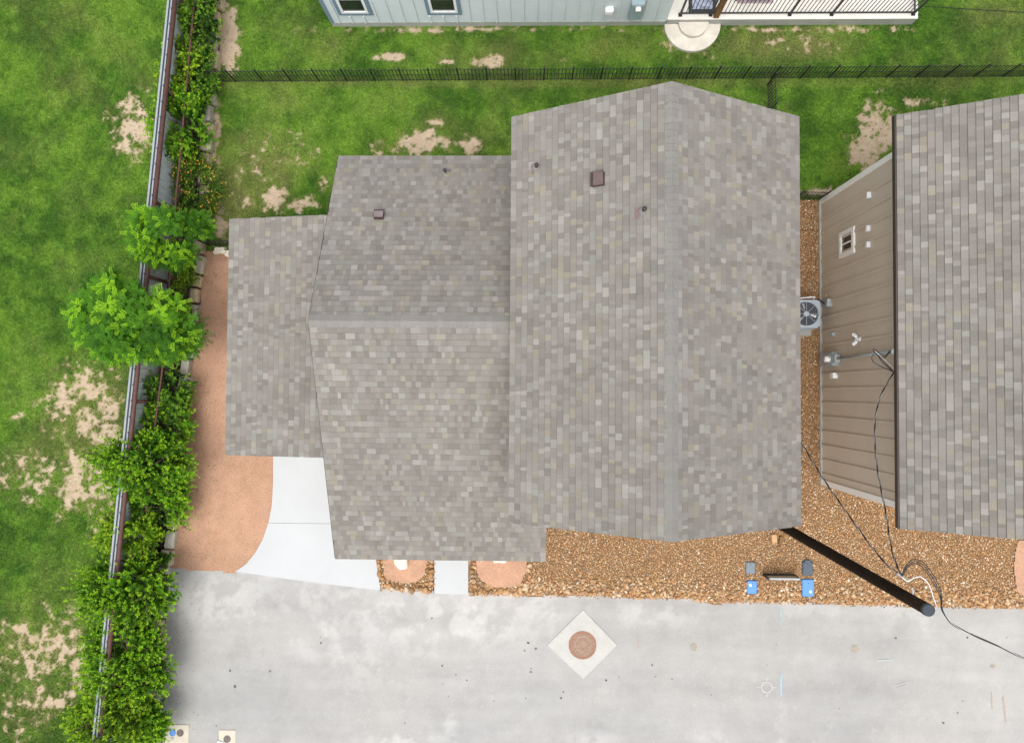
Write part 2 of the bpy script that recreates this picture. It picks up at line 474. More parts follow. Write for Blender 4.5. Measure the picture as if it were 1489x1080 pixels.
LAWNS = []
def lawn(name, x0, x1, y0, y1, poly, label):
    x, y, F = grid_sheet(x0, x1, y0, y1, 0.06, poly)
    bare = bare_mask(x, y)[:, None]
    n = fbm(x, y, 4.0, 4, 81)[:, None]
    soil = SOIL + (SOIL2 - SOIL) * n
    c = grass_color(x, y) * 0.62
    c = c + (soil - c) * bare
    z = (fbm(x, y, 0.8, 3, 91) - 0.5) * 0.035 - bare[:, 0] * 0.012
    o = link(name, np_mesh(name, np.stack([x, y, z], 1), F, M_LAWN, c, True))
    o['kind'] = 'structure'
    LAWNS.append((x0, x1, y0, y1, poly, label))
    return o
LAWN_L = [(-17.5, -12.2), (FENCE_X(-12.2) + 0.1, -12.2), (FENCE_X(13.5) + 0.1, 13.5), (-17.5, 13.5)]
bx = [(float(block_x(yy)) + 0.02, yy) for yy in np.linspace(3.95, 13.0, 14)]
LAWN_B = bx + [(16.5, 13.0), (16.5, 5.46), (5.4, 5.46), (5.5, 3.95)]
lawn('lawn', -17.5, -9.0, -12.2, 13.5, LAWN_L, 'short mottled green grass with worn sandy patches left of the metal fence')
lawn('lawn', -9.4, 16.5, 3.95, 13.0, LAWN_B, 'short green grass in the fenced back yard between the houses')

def tufts(x0, x1, y0, y1, poly, label, per_m2):
    n = int((x1 - x0) * (y1 - y0) * per_m2)
    x = rng.uniform(x0, x1, n); y = rng.uniform(y0, y1, n)
    keep = in_poly(x, y, poly)
    # nothing of the lawn shows below the houses
    keep &= ~((x > -7.0) & (x < 5.2) & (y < 4.6)); keep &= ~((x > -4.2) & (x < 5.2) & (y < 5.5)); keep &= ~((x > 8.3) & (y < 5.4)); keep &= ~((x > -5.5) & (x < 10.7) & (y > 10.42))
    bare = bare_mask(x, y)
    keep &= rng.random(n) > sstep(.1, .8, bare) * 0.985
    x = x[keep]; y = y[keep]; n = len(x)
    z = (fbm(x, y, 0.8, 3, 91) - 0.5) * 0.035
    col = grass_color(x, y, rng.normal(0, 0.20, n)) * rng.uniform(0.78, 1.25, (n, 1))
    K = 3
    P = np.repeat(np.stack([x, y, z], 1), K, 0)
    m = n * K
    ang = rng.uniform(0, 2 * np.pi, m); ln = rng.uniform(0.03, 0.065, m); lean = rng.uniform(0.5, 1.25, m); w = rng.uniform(0.006, 0.011, m)
    P[:, :2] += rng.normal(0, 0.012, (m, 2))
    dx, dy = np.cos(ang), np.sin(ang)
    a = P + np.stack([-dy * w, dx * w, np.zeros(m)], 1)
    b = P + np.stack([dy * w, -dx * w, np.zeros(m)], 1)
    c = P + np.stack([dx * ln * np.sin(lean), dy * ln * np.sin(lean), ln * np.cos(lean) + 0.004], 1)
    V = np.stack([a, b, c], 1).reshape(-1, 3)
    C = np.repeat(np.repeat(col, K, 0), 3, 0)
    F = np.arange(len(V)).reshape(-1, 3)
    o = link('grass', np_mesh('grass', V, F, M_GRASS, C))
    tag(o, label, 'grass', kind='stuff')
for (x0, x1, y0, y1, poly, label) in LAWNS:
    tufts(max(x0, -16.6), min(x1, 15.2), max(y0, -11.2), min(y1, 12.6), poly, label, 1150)

# ---- planting bed between metal fence and limestone edging
ys = np.linspace(-12.2, 13.2, 30)
x, y, F = grid_sheet(-11.6, -8.5, -12.2, 13.2, 0.08, [(FENCE_X(v) + 0.03, v) for v in ys] + [(float(block_x(v)) + 0.05, v) for v in ys[::-1]])
MULCHC = np.stack([x, y, 0.012 + (fbm(x, y, 5, 3, 15) - 0.5) * 0.05], 1)
link('planting_bed', np_mesh('planting_bed', MULCHC, F, M_MULCH, None, True))['kind'] = 'structure'

# ---- road
edge_px = [(232, 826), (245, 823), (300, 826), (345, 831), (420, 840), (500, 850), (553, 856), (600, 861), (632, 862), (680, 864), (760, 865), (850, 866), (930, 869), (1000, 870), (1040, 877), (1075, 875), (1130, 876), (1200, 877), (1300, 880), (1400, 882), (1489, 884), (1600, 886)]
EDGE = [at(a, b, 0) for a, b in edge_px]
EX = np.array([p.x for p in EDGE]); EY = np.array([p.y for p in EDGE])
def road_edge(x): return np.interp(x, EX, EY)
x, y, F = grid_sheet(-11.0, 20.0, -15.0, -4.85, 0.05)
cxs = x[F].mean(1); cys = y[F].mean(1)
jag = (fbm(cxs, cys, 4.0, 4, 17) - 0.5) * 0.12
keep = (cys < road_edge(cxs) + jag + .10 * ((cxs > -8.25) & (cxs < -1.5))) & (cxs > block_x(cys) + 0.02)
F = F[keep]; used = np.unique(F); mp = np.full(len(x), -1); mp[used] = np.arange(len(used)); x = x[used]; y = y[used]; F = mp[F]
base = np.array([0.330, 0.322, 0.309])
large = fbm(x, y * 1.6, 0.35, 5, 101, 0.6); fine = fbm(x, y, 1.8, 5, 111, 0.62); streak = fbm(x * 0.25, y * 2.2, 1.0, 4, 121, 0.55)
t = 1 + (large - 0.5) * 0.24 + (fine - 0.5) * 0.18 + (streak - 0.5) * 0.22
WH = [(640, 905, 170, 45, .8), (480, 920, 90, 40, .6), (330, 870, 80, 45, .75), (520, 960, 60, 60, .5), (940, 890, 120, 22, .6), (770, 885, 60, 30, .6), (655, 1035, 12, 40, .6), (590, 1075, 70, 12, .8), (860, 1075, 40, 14, .6), (1320, 900, 40, 25, .55), (1135, 1060, 10, 40, .7), (1085, 925, 25, 8, .6), (1040, 1075, 30, 12, .6), (450, 870, 120, 22, .6), (1180, 890, 100, 14, .4)]
DK = [(520, 1000, 60, 60, .35), (360, 950, 60, 50, .3), (1200, 1000, 300, 14, .35), (1050, 876, 20, 7, 1.2), (345, 835, 8, 5, 1.0), (508, 853, 9, 4, .8), (1300, 875, 180, 5, .6), (900, 873, 60, 4, .5), (1420, 1000, 90, 10, .4), (450, 1010, 100, 50, .2)]
wh = patch_field(x, y, WH); dk = patch_field(x, y, DK)
nn = fbm(x, y, 2.2, 5, 131, 0.68)
t = t + 0.30 * wh * sstep(0.42, 0.62, nn) + 0.03 * wh - 0.22 * dk * sstep(0.3, 0.6, nn)
# dusty lip along the verge
d = road_edge(x) - y
t = t + 0.10 * np.exp(-(d / 0.10) ** 2) * sstep(0.35, 0.6, nn)
spk = fbm(x, y, 14, 2, 141)
t = t + 0.10 * sstep(0.72, 0.84, spk) * sstep(0.45, 0.6, nn)
col = base * t[:, None]
col = col * (1 + np.stack([(large - 0.5) * 0.04, np.zeros_like(large), -(large - 0.5) * 0.04], 1))
z = 0.014 + (fine - 0.5) * 0.008
road = link('road', np_mesh('road', np.stack([x, y, z], 1), F, M_ROAD, np.clip(col, 0.03, 0.72), True))
road['kind'] = 'structure'

# ---- pink granite beds
def granite(poly, step=0.06, z=0.022, tone=1.0):
    xs_ = [p[0] for p in poly]; ys_ = [p[1] for p in poly]
    x, y, F = grid_sheet(min(xs_), max(xs_), min(ys_), max(ys_), step, poly)
    a = fbm(x, y, 0.9, 4, 151); b = fbm(x, y, 5, 4, 161)
    sp = fbm(x, y, 1.6, 5, 171, 0.7)
    c = np.array([0.405, 0.240, 0.158]) * tone * (1 + (a - 0.5)[:, None] * 0.22 + (b - 0.5)[:, None] * 0.20)
    br = sstep(0.55, 0.72, sp)[:, None] * 0.22
    c = c * (1 - br) + np.array([0.31, 0.175, 0.095]) * br
    o = link('granite_bed', np_mesh('granite_bed', np.stack([x, y, z + (b - 0.5) * 0.03], 1), F, M_GRANITE, c, True))
    o['kind'] = 'structure'
    return o
drive_curve_px = [(397, 560), (398, 663), (398, 700), (396, 735), (391, 760), (383, 783), (372, 803), (359, 819), (343, 830)]
DC = [at(a, b, 0) for a, b in drive_curve_px]
gp = [(float(block_x(v)) + 0.06, v) for v in np.linspace(3.95, -4.95, 20)]
gp += [(p.x, p.y) for p in (at(245, 826), at(300, 829), at(345, 833))] + [(p.x + 0.03, p.y) for p in DC[::-1]] + [(-6.9, 3.95)]
granite(gp)

# ---- driveway: joint filler with two slabs
drive_poly = [p for p in DC] + [at(420, 841), at(500, 851), at(553.5, 857), at(543, 780), at(540, 560)]
jy = at(440, 760).y
def clip_y(poly, y0, above):
    out = []
    n = len(poly)
    for i in range(n):
        a, b = poly[i], poly[(i + 1) % n]
        ia = (a[1] > y0) == above; ib = (b[1] > y0) == above
        if ia: out.append((a[0], a[1]))
        if ia != ib:
            t = (y0 - a[1]) / (b[1] - a[1]); out.append((a[0] + (b[0] - a[0]) * t, y0))
    return out
driveway = MB().prism([(p.x, p.y) for p in drive_poly], -0.03, 0.034).build('driveway', M_JOINT); driveway['kind'] = 'structure'
for above in (True, False):
    MB().prism(clip_y(drive_poly, jy + (0.008 if above else -0.008), above), -0.02, 0.045).build('concrete_slab', M_DRIVE, driveway)
# ---- front path
path = MB().prism([at(632, 760)[:2], at(681, 760)[:2], at(681, 863.5)[:2], at(632, 862)[:2]], -0.02, 0.045).build('path', M_DRIVE)
path['kind'] = 'structure'

# ---- river rock bed
RB = [at(680, 700)[:2], at(680, 866)[:2]] + [(p.x, p.y - .12) for p in EDGE if p.x > -1.4 and p.x < 15] + [(16, -5.9), (16, -2.4), (8.19, -2.4), (8.19, 5.44), (5.46, 5.44), (5.46, -1.0)]
RB2 = [at(540, 780)[:2], at(554, 862)[:2], at(600, 867)[:2], at(634, 868)[:2], at(634, 780)[:2]]
bed = MB().add([(p[0], p[1], 0.006) for p in RB], [tuple(range(len(RB)))]).build('river_rock_bed', M_ROCKBED); bed['kind'] = 'structure'
bed2 = MB().add([(p[0], p[1], 0.006) for p in RB2], [tuple(range(len(RB2)))]).build('river_rock_bed', M_ROCKBED); bed2['kind'] = 'structure'
PINK1 = [at(556, 770)[:2], at(558, 832)[:2], at(566, 842)[:2], at(585, 847)[:2], at(605, 846)[:2], at(617, 836)[:2], at(622, 815)[:2], at(622, 770)[:2]]
PINK2 = [at(693, 770)[:2], at(693, 828)[:2], at(699, 843)[:2], at(716, 852)[:2], at(742, 853)[:2], at(757, 848)[:2], at(765, 830)[:2], at(766, 770)[:2]]
PINK3 = [at(1479, 785)[:2], at(1474, 805)[:2], at(1473, 830)[:2], at(1477, 858)[:2], at(1490, 870)[:2], at(1600, 870)[:2], at(1600, 785)[:2]]
for p_ in (PINK1, PINK2, PINK3):
    granite(p_, 0.03, 0.05, 1.05)

ICO = bmesh.new(); bmesh.ops.create_icosphere(ICO, subdivisions=1, radius=1.0)
ICO_V = np.array([v.co[:] for v in ICO.verts]); ICO_F = np.array([[v.index for v in f.verts] for f in ICO.faces]); ICO.free()
ROCKC = np.array([[0.43, 0.255, 0.120], [0.47, 0.295, 0.155], [0.36, 0.205, 0.095], [0.52, 0.37, 0.22], [0.30, 0.19, 0.10], [0.58, 0.48, 0.36], [0.19, 0.135, 0.09], [0.70, 0.64, 0.54], [0.38, 0.30, 0.21], [0.46, 0.265, 0.15]])
ROCKP = np.array([.18, .18, .14, .14, .10, .07, .04, .03, .06, .06])
ICO2 = bmesh.new(); bmesh.ops.create_icosphere(ICO2, subdivisions=2, radius=1.0)
ICO2_V = np.array([v.co[:] for v in ICO2.verts]); ICO2_F = np.array([[v.index for v in f.verts] for f in ICO2.faces]); ICO2.free()
def rocks(x, y, r, z0, name, label, ICO_V=ICO_V, ICO_F=ICO_F, jit=.13):
    n = len(x)
    q = rng.normal(size=(n, 4)); q /= np.linalg.norm(q, axis=1)[:, None]
    w, a, b, c = q.T
    R = np.stack([1 - 2 * (b * b + c * c), 2 * (a * b - c * w), 2 * (a * c + b * w), 2 * (a * b + c * w), 1 - 2 * (a * a + c * c), 2 * (b * c - a * w), 2 * (a * c - b * w), 2 * (b * c + a * w), 1 - 2 * (a * a + b * b)], 1).reshape(n, 3, 3)
    V = np.einsum('nij,vj->nvi', R, ICO_V)
    V *= rng.uniform(1 - jit, 1 + jit, V.shape[:2])[:, :, None]
    ang = rng.uniform(0, np.pi, n); s1 = rng.uniform(0.95, 1.35, n); s2 = rng.uniform(0.7, 0.95, n)
    ca, sa = np.cos(ang)[:, None], np.sin(ang)[:, None]
    ux = (V[:, :, 0] * ca + V[:, :, 1] * sa) * s1[:, None]; uy = (-V[:, :, 0] * sa + V[:, :, 1] * ca) * s2[:, None]
    vx = ux * ca - uy * sa; vy = ux * sa + uy * ca; vz = V[:, :, 2] * rng.uniform(0.5, 0.8, n)[:, None]
    P = np.stack([vx * r[:, None] + x[:, None], vy * r[:, None] + y[:, None], vz * r[:, None] + z0[:, None]], 2)
    col = ROCKC[rng.choice(len(ROCKC), n, p=ROCKP / ROCKP.sum())] * rng.uniform(0.80, 1.32, (n, 1)) * np.array([.90, .835, .75]) * (1.0 if jit > .1 else .85)
    C = np.repeat(col, len(ICO_V), 0)
    F = (ICO_F[None] + (np.arange(n) * len(ICO_V))[:, None, None]).reshape(-1, 3)
    o = link(name, np_mesh(name, P.reshape(-1, 3), F, M_ROCK, C, True))
    tag(o, label, 'rocks', kind='stuff')
LIDS = [[(p.x + dx * w_, p.y + dy * h_) for dx, dy in ((-1, -1), (1, -1), (1, 1), (-1, 1))] for p, w_, h_ in ((at(1091, 825), .14, .17), (at(1174, 824), .15, .24), (at(1093, 853), .145, .19), (at(1174.5, 854), .17, .25))]
def rock_field(poly, cell, holes, label, extra=0.5):
    px_ = [p[0] for p in poly]; py_ = [p[1] for p in poly]
    X, Y = np.meshgrid(np.arange(max(min(px_), -6), min(max(px_), 15.2), cell), np.arange(min(py_), max(py_), cell * 0.9), indexing='ij')
    x = X.ravel() + rng.uniform(-.5, .5, X.size) * cell * 0.9; y = Y.ravel() + rng.uniform(-.5, .5, X.size) * cell * 0.9
    k = in_poly(x, y, poly)
    for h in holes: k &= ~in_poly(x, y, h)
    k &= y > road_edge(x) - .01 + rng.uniform(-.05, .05, len(x)); k &= ~((x < 5.52) & (y > -2.5)); k &= ~((x > 8.16) & (y > -2.5)); k &= ~((x < -0.1) & (y > -4.2))
    x, y = x[k], y[k]
    r = rng.uniform(0.62, 1.0, len(x)) * cell * 0.62
    rocks(x, y, r, 0.012 + rng.uniform(0, 0.018, len(x)), 'river_rocks', label)
rock_field(RB, 0.043, [PINK2, PINK3] + LIDS, 'loose brown and white river rocks covering the ground between and before the two grey-roofed houses')
rock_field(RB2, 0.065, [PINK1], 'brown river rocks around the small pink bed between driveway and front path')

xe = rng.uniform(-1.3, 14.5, 2600); de = np.abs(rng.normal(0, .26, 2600)) + .04
ye = road_edge(xe) + de; ke = ~in_poly(xe, ye, PINK2) & ~in_poly(xe, ye, PINK3)
for h_ in LIDS: ke &= ~in_poly(xe, ye, h_)
rocks(xe[ke], ye[ke], (rng.uniform(.026, .046, 2600))[ke], 0.025 + rng.uniform(0, .012, ke.sum()), 'river_rocks', 'larger brown river rocks lining the edge of the road', ICO2_V, ICO2_F, .05)
# big cobbles along the road and round the two small pink beds: parts of the bed
COB = []
for k in range(8):
    bm = bmesh.new(); bmesh.ops.create_icosphere(bm, subdivisions=2, radius=1.0)
    r8 = np.random.default_rng(300 + k)
    sx, sy, sz = r8.uniform(0.85, 1.3), r8.uniform(0.75, 1.0), r8.uniform(0.55, 0.75)
    ph = r8.uniform(0, 6, 6)
    for v in bm.verts:
        n_ = 1 + 0.10 * math.sin(3 * v.co.x + ph[0]) + 0.10 * math.sin(3 * v.co.y + ph[1]) + 0.08 * math.sin(4 * v.co.z + ph[2])
        v.co = Vector((v.co.x * sx, v.co.y * sy, v.co.z * sz)) * n_
    me = bpy.data.meshes.new('cobble'); bm.to_mesh(me); bm.free()
    me.polygons.foreach_set('use_smooth', [True] * len(me.polygons))
    cc = ROCKC[[0, 1, 2, 9, 5, 4, 8, 3][k]] * np.array([.84, .76, .66])
    ca = me.color_attributes.new('Col', 'FLOAT_COLOR', 'POINT')
    ca.data.foreach_set('color', np.tile(np.array([*cc, 1], np.float32), len(me.vertices)))
    me.materials.append(M_ROCK); COB.append(me)
def cobble(p, r, parent):
    o = link('cobble', random.choice(COB), parent, keep=False)
    o.location = (p[0], p[1], 0.05); o.rotation_euler = (random.uniform(-.3, .3), random.uniform(-.3, .3), random.uniform(0, 6.28)); o.scale = (r, r, r)
def along(pts, step, wid, parent, rmin, rmax):
    pts = [Vector(p[:2]) for p in pts]
    for a, b in zip(pts, pts[1:]):
        L = (b - a).length; d = (b - a).normalized(); nrm = Vector((-d.y, d.x))
        t = 0
        while t < L:
            p = a + d * t + nrm * random.uniform(-wid, wid)
            cobble(p, random.uniform(rmin, rmax), parent); t += step * random.uniform(0.7, 1.3)
road_line = [(xx, float(road_edge(xx)) + 0.07) for xx in np.linspace(-1.5, 13.9, 40)]
along(road_line, 0.15, 0.06, bed, 0.04, 0.068)
along([at(561, 852), at(585, 856), at(628, 858)], 0.12, 0.06, bed2, 0.06, 0.10)
along([at(549, 815), at(556, 842)], 0.13, 0.03, bed2, 0.055, 0.085)
along([at(627, 815), at(627, 850)], 0.13, 0.03, bed2, 0.055, 0.085)
along([at(688, 818), at(688, 845), at(700, 857), at(750, 861), at(766, 850), at(771, 820)], 0.13, 0.05, bed, 0.05, 0.09)

# ================================================================== HOUSES
SH_DARK = np.array([0.172, 0.162, 0.148]); SH_MID = np.array([0.202, 0.192, 0.177]); SH_LITE = np.array([0.262, 0.251, 0.236])
SH_TAN = np.array([0.244, 0.228, 0.188]); SH_GREEN = np.array([0.242, 0.244, 0.220])
EXPO = 0.143
def shingle_color():
    r = random.random(); j = random.uniform(0.95, 1.06)
    if r < 0.34: c = SH_DARK + (SH_MID - SH_DARK) * random.random()
    elif r < 0.66: c = SH_MID * random.uniform(0.98, 1.08)
    elif r < 0.79: c = SH_MID + (SH_LITE - SH_MID) * random.uniform(0.3, 0.6)
    elif r < 0.885: c = SH_LITE * random.uniform(0.9, 1.05)
    elif r < 0.955: c = SH_TAN * random.uniform(0.88, 1.04)
    else: c = SH_GREEN * random.uniform(0.9, 1.05)
    return tuple(float(v) for v in c * j * np.array([.905, .885, .86]))

def shingle_list(O, u, v, Lu, Lv, span=None):
    """shingle tabs of one roof plane; O eave corner, u along the eave, v up the slope (unit vectors)"""
    O, u, v = Vector(O), Vector(u).normalized(), Vector(v).normalized()
    n = u.cross(v).normalized()
    if n.z < 0: n = -n
    out = []
    nc = int(math.ceil(Lv / EXPO))
    for i in range(nc):
        v0 = i * EXPO; v1 = min(v0 + EXPO + 0.03, Lv)
        a, b = (0.0, Lu) if span is None else span(v0, Lu)
        t = a - random.uniform(0, 0.2)
        while t < b:
            w = random.choice((0.07, 0.09, 0.11, 0.12, 0.14, 0.16, 0.20)) * random.uniform(0.9, 1.1)
            s0, s1 = max(t, a), min(t + w, b)
            if s1 - s0 > 0.015:
                th = random.choice((0.011, 0.012, 0.013, 0.015))
                col = shingle_color()
                g = 0.0004
                A = [O + u * (s0 + g) + v * v0, O + u * (s1 - g) + v * v0, O + u * (s1 - g) + v * v1, O + u * (s0 + g) + v * v1]
                top = [A[0] + n * (th + 0.004), A[1] + n * (th + 0.004), A[2] + n * 0.0035, A[3] + n * 0.0035]
                low = [A[0] + n * 0.0005, A[1] + n * 0.0005]
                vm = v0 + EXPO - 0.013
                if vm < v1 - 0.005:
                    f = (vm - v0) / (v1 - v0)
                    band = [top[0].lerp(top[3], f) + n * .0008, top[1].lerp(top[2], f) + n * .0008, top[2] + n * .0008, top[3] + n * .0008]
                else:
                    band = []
                out.append((top + low + band, col))
            t += w
    return out
def proj_area(vs):
    c = (vs[0] + vs[2]) / 2
    d = Vector((0, 0, CAM_H)) - c
    n = (vs[1] - vs[0]).cross(vs[3] - vs[0])
    # inside the frame?
    q = np.array([c.x, c.y, c.z - CAM_H]) @ ROT
    ix = CX + F_PX * q[0] / -q[2]; iy = CY - F_PX * q[1] / -q[2]
    if not (5 < ix < 1484 and 5 < iy < 1075): return 0
    return abs(n.dot(d)) / d.length ** 3
def lay(planes_by_roof, limit=300):
    """planes_by_roof: list of (roof object, shingle tuples); the largest in view are parts, the rest one part"""
    alls = [(proj_area(s[0]), k, s) for k, (_, lst) in enumerate(planes_by_roof) for s in lst]
    alls.sort(key=lambda q: -q[0])
    def put(m, vs, col):
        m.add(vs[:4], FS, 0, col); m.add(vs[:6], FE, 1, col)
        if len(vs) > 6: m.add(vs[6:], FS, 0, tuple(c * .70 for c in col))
        return m
    FS = [(0, 1, 2, 3)]; FE = [(4, 5, 1, 0), (4, 0, 3), (1, 5, 2)]
    single, rest = alls[:limit], alls[limit:]
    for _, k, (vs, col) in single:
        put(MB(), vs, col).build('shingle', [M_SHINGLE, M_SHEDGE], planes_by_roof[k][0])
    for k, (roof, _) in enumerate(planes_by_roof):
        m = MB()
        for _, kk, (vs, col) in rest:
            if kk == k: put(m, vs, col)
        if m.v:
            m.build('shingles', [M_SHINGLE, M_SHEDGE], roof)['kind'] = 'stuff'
def plane_slab(m, pts, th=0.14, mi=0):
    n = len(pts)
    vs = [Vector(p) for p in pts] + [Vector(p) - Vector((0, 0, th)) for p in pts]
    m.add(vs, [tuple(range(n)), tuple(reversed(range(n, 2 * n)))] + [(i, n + i, n + (i + 1) % n, (i + 1) % n) for i in range(n)], mi)
def ridge_caps(p0, p1, side, slope_a, slope_b, roof, half=0.155, step=0.135):
    p0, p1 = Vector(p0), Vector(p1); d = (p1 - p0).normalized(); L = (p1 - p0).length
    side = Vector(side).normalized()
    da = (side - Vector((0, 0, slope_a))).normalized(); db = (-side - Vector((0, 0, slope_b))).normalized()
    k = int(L / step)
    for i in range(k + 1):
        a = p0 + d * (i * step); b = p0 + d * min(L, i * step + step + 0.02)
        up = Vector((0, 0, 1)); h0, h1 = 0.030, 0.018
        j = random.uniform(0.96, 1.05)
        vs = [a + da * half + up * h0, a + up * (h0 + 0.006), a + db * half + up * h0, b + da * half + up * h1, b + up * (h1 + 0.006), b + db * half + up * h1,
              a + da * half, a + db * half, b + da * half, b + db * half]
        c = tuple(float(v) for v in SH_MID * .97 * j)
        MB().add(vs, [(0, 1, 4, 3), (1, 2, 5, 4), (6, 7, 2, 1, 0), (6, 0, 3, 8), (2, 7, 9, 5)], 0, c).build('ridge_cap', M_SHINGLE, roof)

# ---------- the cottage in the middle
cottage = empty('cottage', (0, 1.5, 0), 'cottage with grey-brown shingled roofs filling the middle, brown vents on top', 'house')
mX0, mXr, mX1, mE, mR, mY1, mY0 = -0.356, 2.738, 5.792, 4.75, 6.486, 5.95, -2.787
lX0, lXe, lY1, lYr, lY0, lB, lR, lF = -4.805, 0.485, 5.916, 1.529, -4.222, 2.27, 4.52, 2.035
sX0, sX1, sY1, sY0, sE = -7.56, -4.50, 4.32, -1.63, 2.25
sT = sE + 0.17 * (sX1 - sX0)
# walls
w = MB()
wx0, wx1, wy0, wy1 = -0.05, 5.49, -2.48, 5.64
zr = mR - 0.25
w.add([(wx0, wy0, 0), (wx1, wy0, 0), (wx1, wy1, 0), (wx0, wy1, 0), (wx0, wy0, 4.72), (wx1, wy0, 4.72), (wx1, wy1, 4.72), (wx0, wy1, 4.72), (mXr, wy0, zr), (mXr, wy1, zr)],
      [(0, 1, 5, 8, 4), (2, 3, 7, 9, 6), (1, 2, 6, 5), (3, 0, 4, 7), (4, 8, 9, 7), (8, 5, 6, 9)])
w.add([(-4.40, -3.8, 0), (-.06, -3.8, 0), (-.06, 5.45, 0), (-4.40, 5.45, 0), (-4.40, -3.8, 2.06), (-.06, -3.8, 2.06), (-.06, 5.45, 2.36), (-4.40, 5.45, 2.36), (-4.40, lYr, lR - .2), (-.06, lYr, lR - .2)],
      [(0, 1, 5, 4), (1, 2, 6, 9, 5), (2, 3, 7, 6), (3, 0, 4, 8, 7), (4, 5, 9, 8), (8, 9, 6, 7)])
w.add([(-7.1, -1.3, 0), (-4.41, -1.3, 0), (-4.41, 3.95, 0), (-7.1, 3.95, 0), (-7.1, -1.3, 2.16), (-4.41, -1.3, 2.60), (-4.41, 3.95, 2.60), (-7.1, 3.95, 2.16)],
      [(0, 1, 5, 4), (1, 2, 6, 5), (2, 3, 7, 6), (3, 0, 4, 7), (4, 5, 6, 7)])
w.build('wall', M_TAUPE, cottage)
gd = MB(); gd.box((-5.75, -1.325, 1.03), (2.3, 0.04, 2.06)); gd.build('garage_door', M_CREAM, cottage)
fd = MB(); fd.box((-2.1, -3.82, .98), (0.95, 0.05, 1.96)); fd.build('front_door', M_BROWN_TRIM, cottage)
cw = MB(); cw.box((2.7, -2.5, 1.6), (1.5, 0.05, 1.3)); cwf = cw.build('window', M_CREAM, cottage); MB().box((2.7, -2.53, 1.6), (1.3, 0.02, 1.1)).build('pane', M_GLASS, cwf)
# main roof
m = MB()
plane_slab(m, [(mX0, mY0, mE), (mXr, mY0, mR), (mXr, mY1, mR), (mX0, mY1, mE)])
plane_slab(m, [(mXr, mY0, mR), (mX1, mY0, mE), (mX1, mY1, mE), (mXr, mY1, mR)])
roof_main = m.build('roof', M_DECK, cottage)
sl, sr = Vector((mXr - mX0, 0, mR - mE)), Vector((mXr - mX1, 0, mR - mE))
main_sh = shingle_list((mX0 - .015, mY0 - .01, mE), (0, 1, 0), sl, mY1 - mY0 + .02, sl.length) + shingle_list((mX1 + .015, mY0 - .01, mE), (0, 1, 0), sr, mY1 - mY0 + .02, sr.length)
ridge_caps((mXr, mY0 - 0.01, mR), (mXr, mY1 + 0.01, mR), (1, 0, 0), (mR - mE) / (mX1 - mXr), (mR - mE) / (mXr - mX0), roof_main)
# lower wing roof
pF = (lR - lF) / (lYr - lY0); pB = (lR - lB) / (lY1 - lYr)
m = MB()
plane_slab(m, [(lX0, lYr, lR), (-0.06, lYr, lR), (-0.06, lY1, lB), (lX0, lY1, lB)])
ys_ = -2.49; zs_ = lR - pF * (lYr - ys_)
plane_slab(m, [(lX0, lY0, lF), (lXe, lY0, lF), (lXe, ys_, zs_), (-0.06, ys_, zs_), (-0.06, lYr, lR), (lX0, lYr, lR)])
roof_wing = m.build('roof', M_DECK, cottage)
vf, vb = Vector((0, lYr - lY0, lR - lF)), Vector((0, lYr - lY1, lR - lB))
def wing_span(v0, Lu):
    yv = lY0 + v0 * vf.normalized().y
    return (0.0, Lu) if yv < ys_ - 0.02 else (0.0, -0.06 - lX0)
wing_sh = shingle_list((lX0 - .01, lY0 - .015, lF), (1, 0, 0), vf, lXe - lX0 + .02, vf.length, wing_span) + shingle_list((lX0 - .01, lY1 + .015, lB), (1, 0, 0), vb, -0.06 - lX0, vb.length)
ridge_caps((lX0 - 0.01, lYr, lR), (-0.06, lYr, lR), (0, -1, 0), pF, pB, roof_wing)
# added dark strip standing in for the shade under the wing's outer rake
for (ya, za, yb_, zb_) in ((lY0, lF, lYr, lR), (lYr, lR, lY1, lB)):
    m = MB(); m.add([(lX0 - .028, ya, za - .004), (lX0 - .002, ya, za - .004), (lX0 - .002, yb_, zb_ - .004), (lX0 - .028, yb_, zb_ - .004), (lX0 - .028, ya, za - .17), (lX0 - .002, ya, za - .17), (lX0 - .002, yb_, zb_ - .17), (lX0 - .028, yb_, zb_ - .17)],
          [(0, 1, 2, 3), (7, 6, 5, 4), (0, 3, 7, 4), (1, 5, 6, 2), (0, 4, 5, 1), (3, 2, 6, 7)])
    m.build('rake_shade_strip', M_BROWN_TRIM, roof_wing)
# lean-to roof
m = MB(); plane_slab(m, [(sX0, sY0, sE), (sX1, sY0, sT), (sX1, sY1, sT), (sX0, sY1, sE)])
roof_lean = m.build('roof', M_DECK, cottage)
vs_ = Vector((sX1 - sX0, 0, sT - sE))
lean_sh = shingle_list((sX0 - .015, sY0 - .01, sE), (0, 1, 0), vs_, sY1 - sY0 + .02, vs_.length)
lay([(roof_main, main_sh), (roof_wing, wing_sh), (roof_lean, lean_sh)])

def solve_on(px, py, zfun, z0):
    z = z0
    for _ in range(30):
        p = at(px, py, z); z = 0.5 * z + 0.5 * zfun(p.x, p.y)
    p = at(px, py, z)
    return Vector((p.x, p.y, zfun(p.x, p.y)))
zmain = lambda x, y: mR - (mR - mE) * ((mXr - x) / (mXr - mX0) if x < mXr else (x - mXr) / (mX1 - mXr))
zback = lambda x, y: lR - pB * (y - lYr)
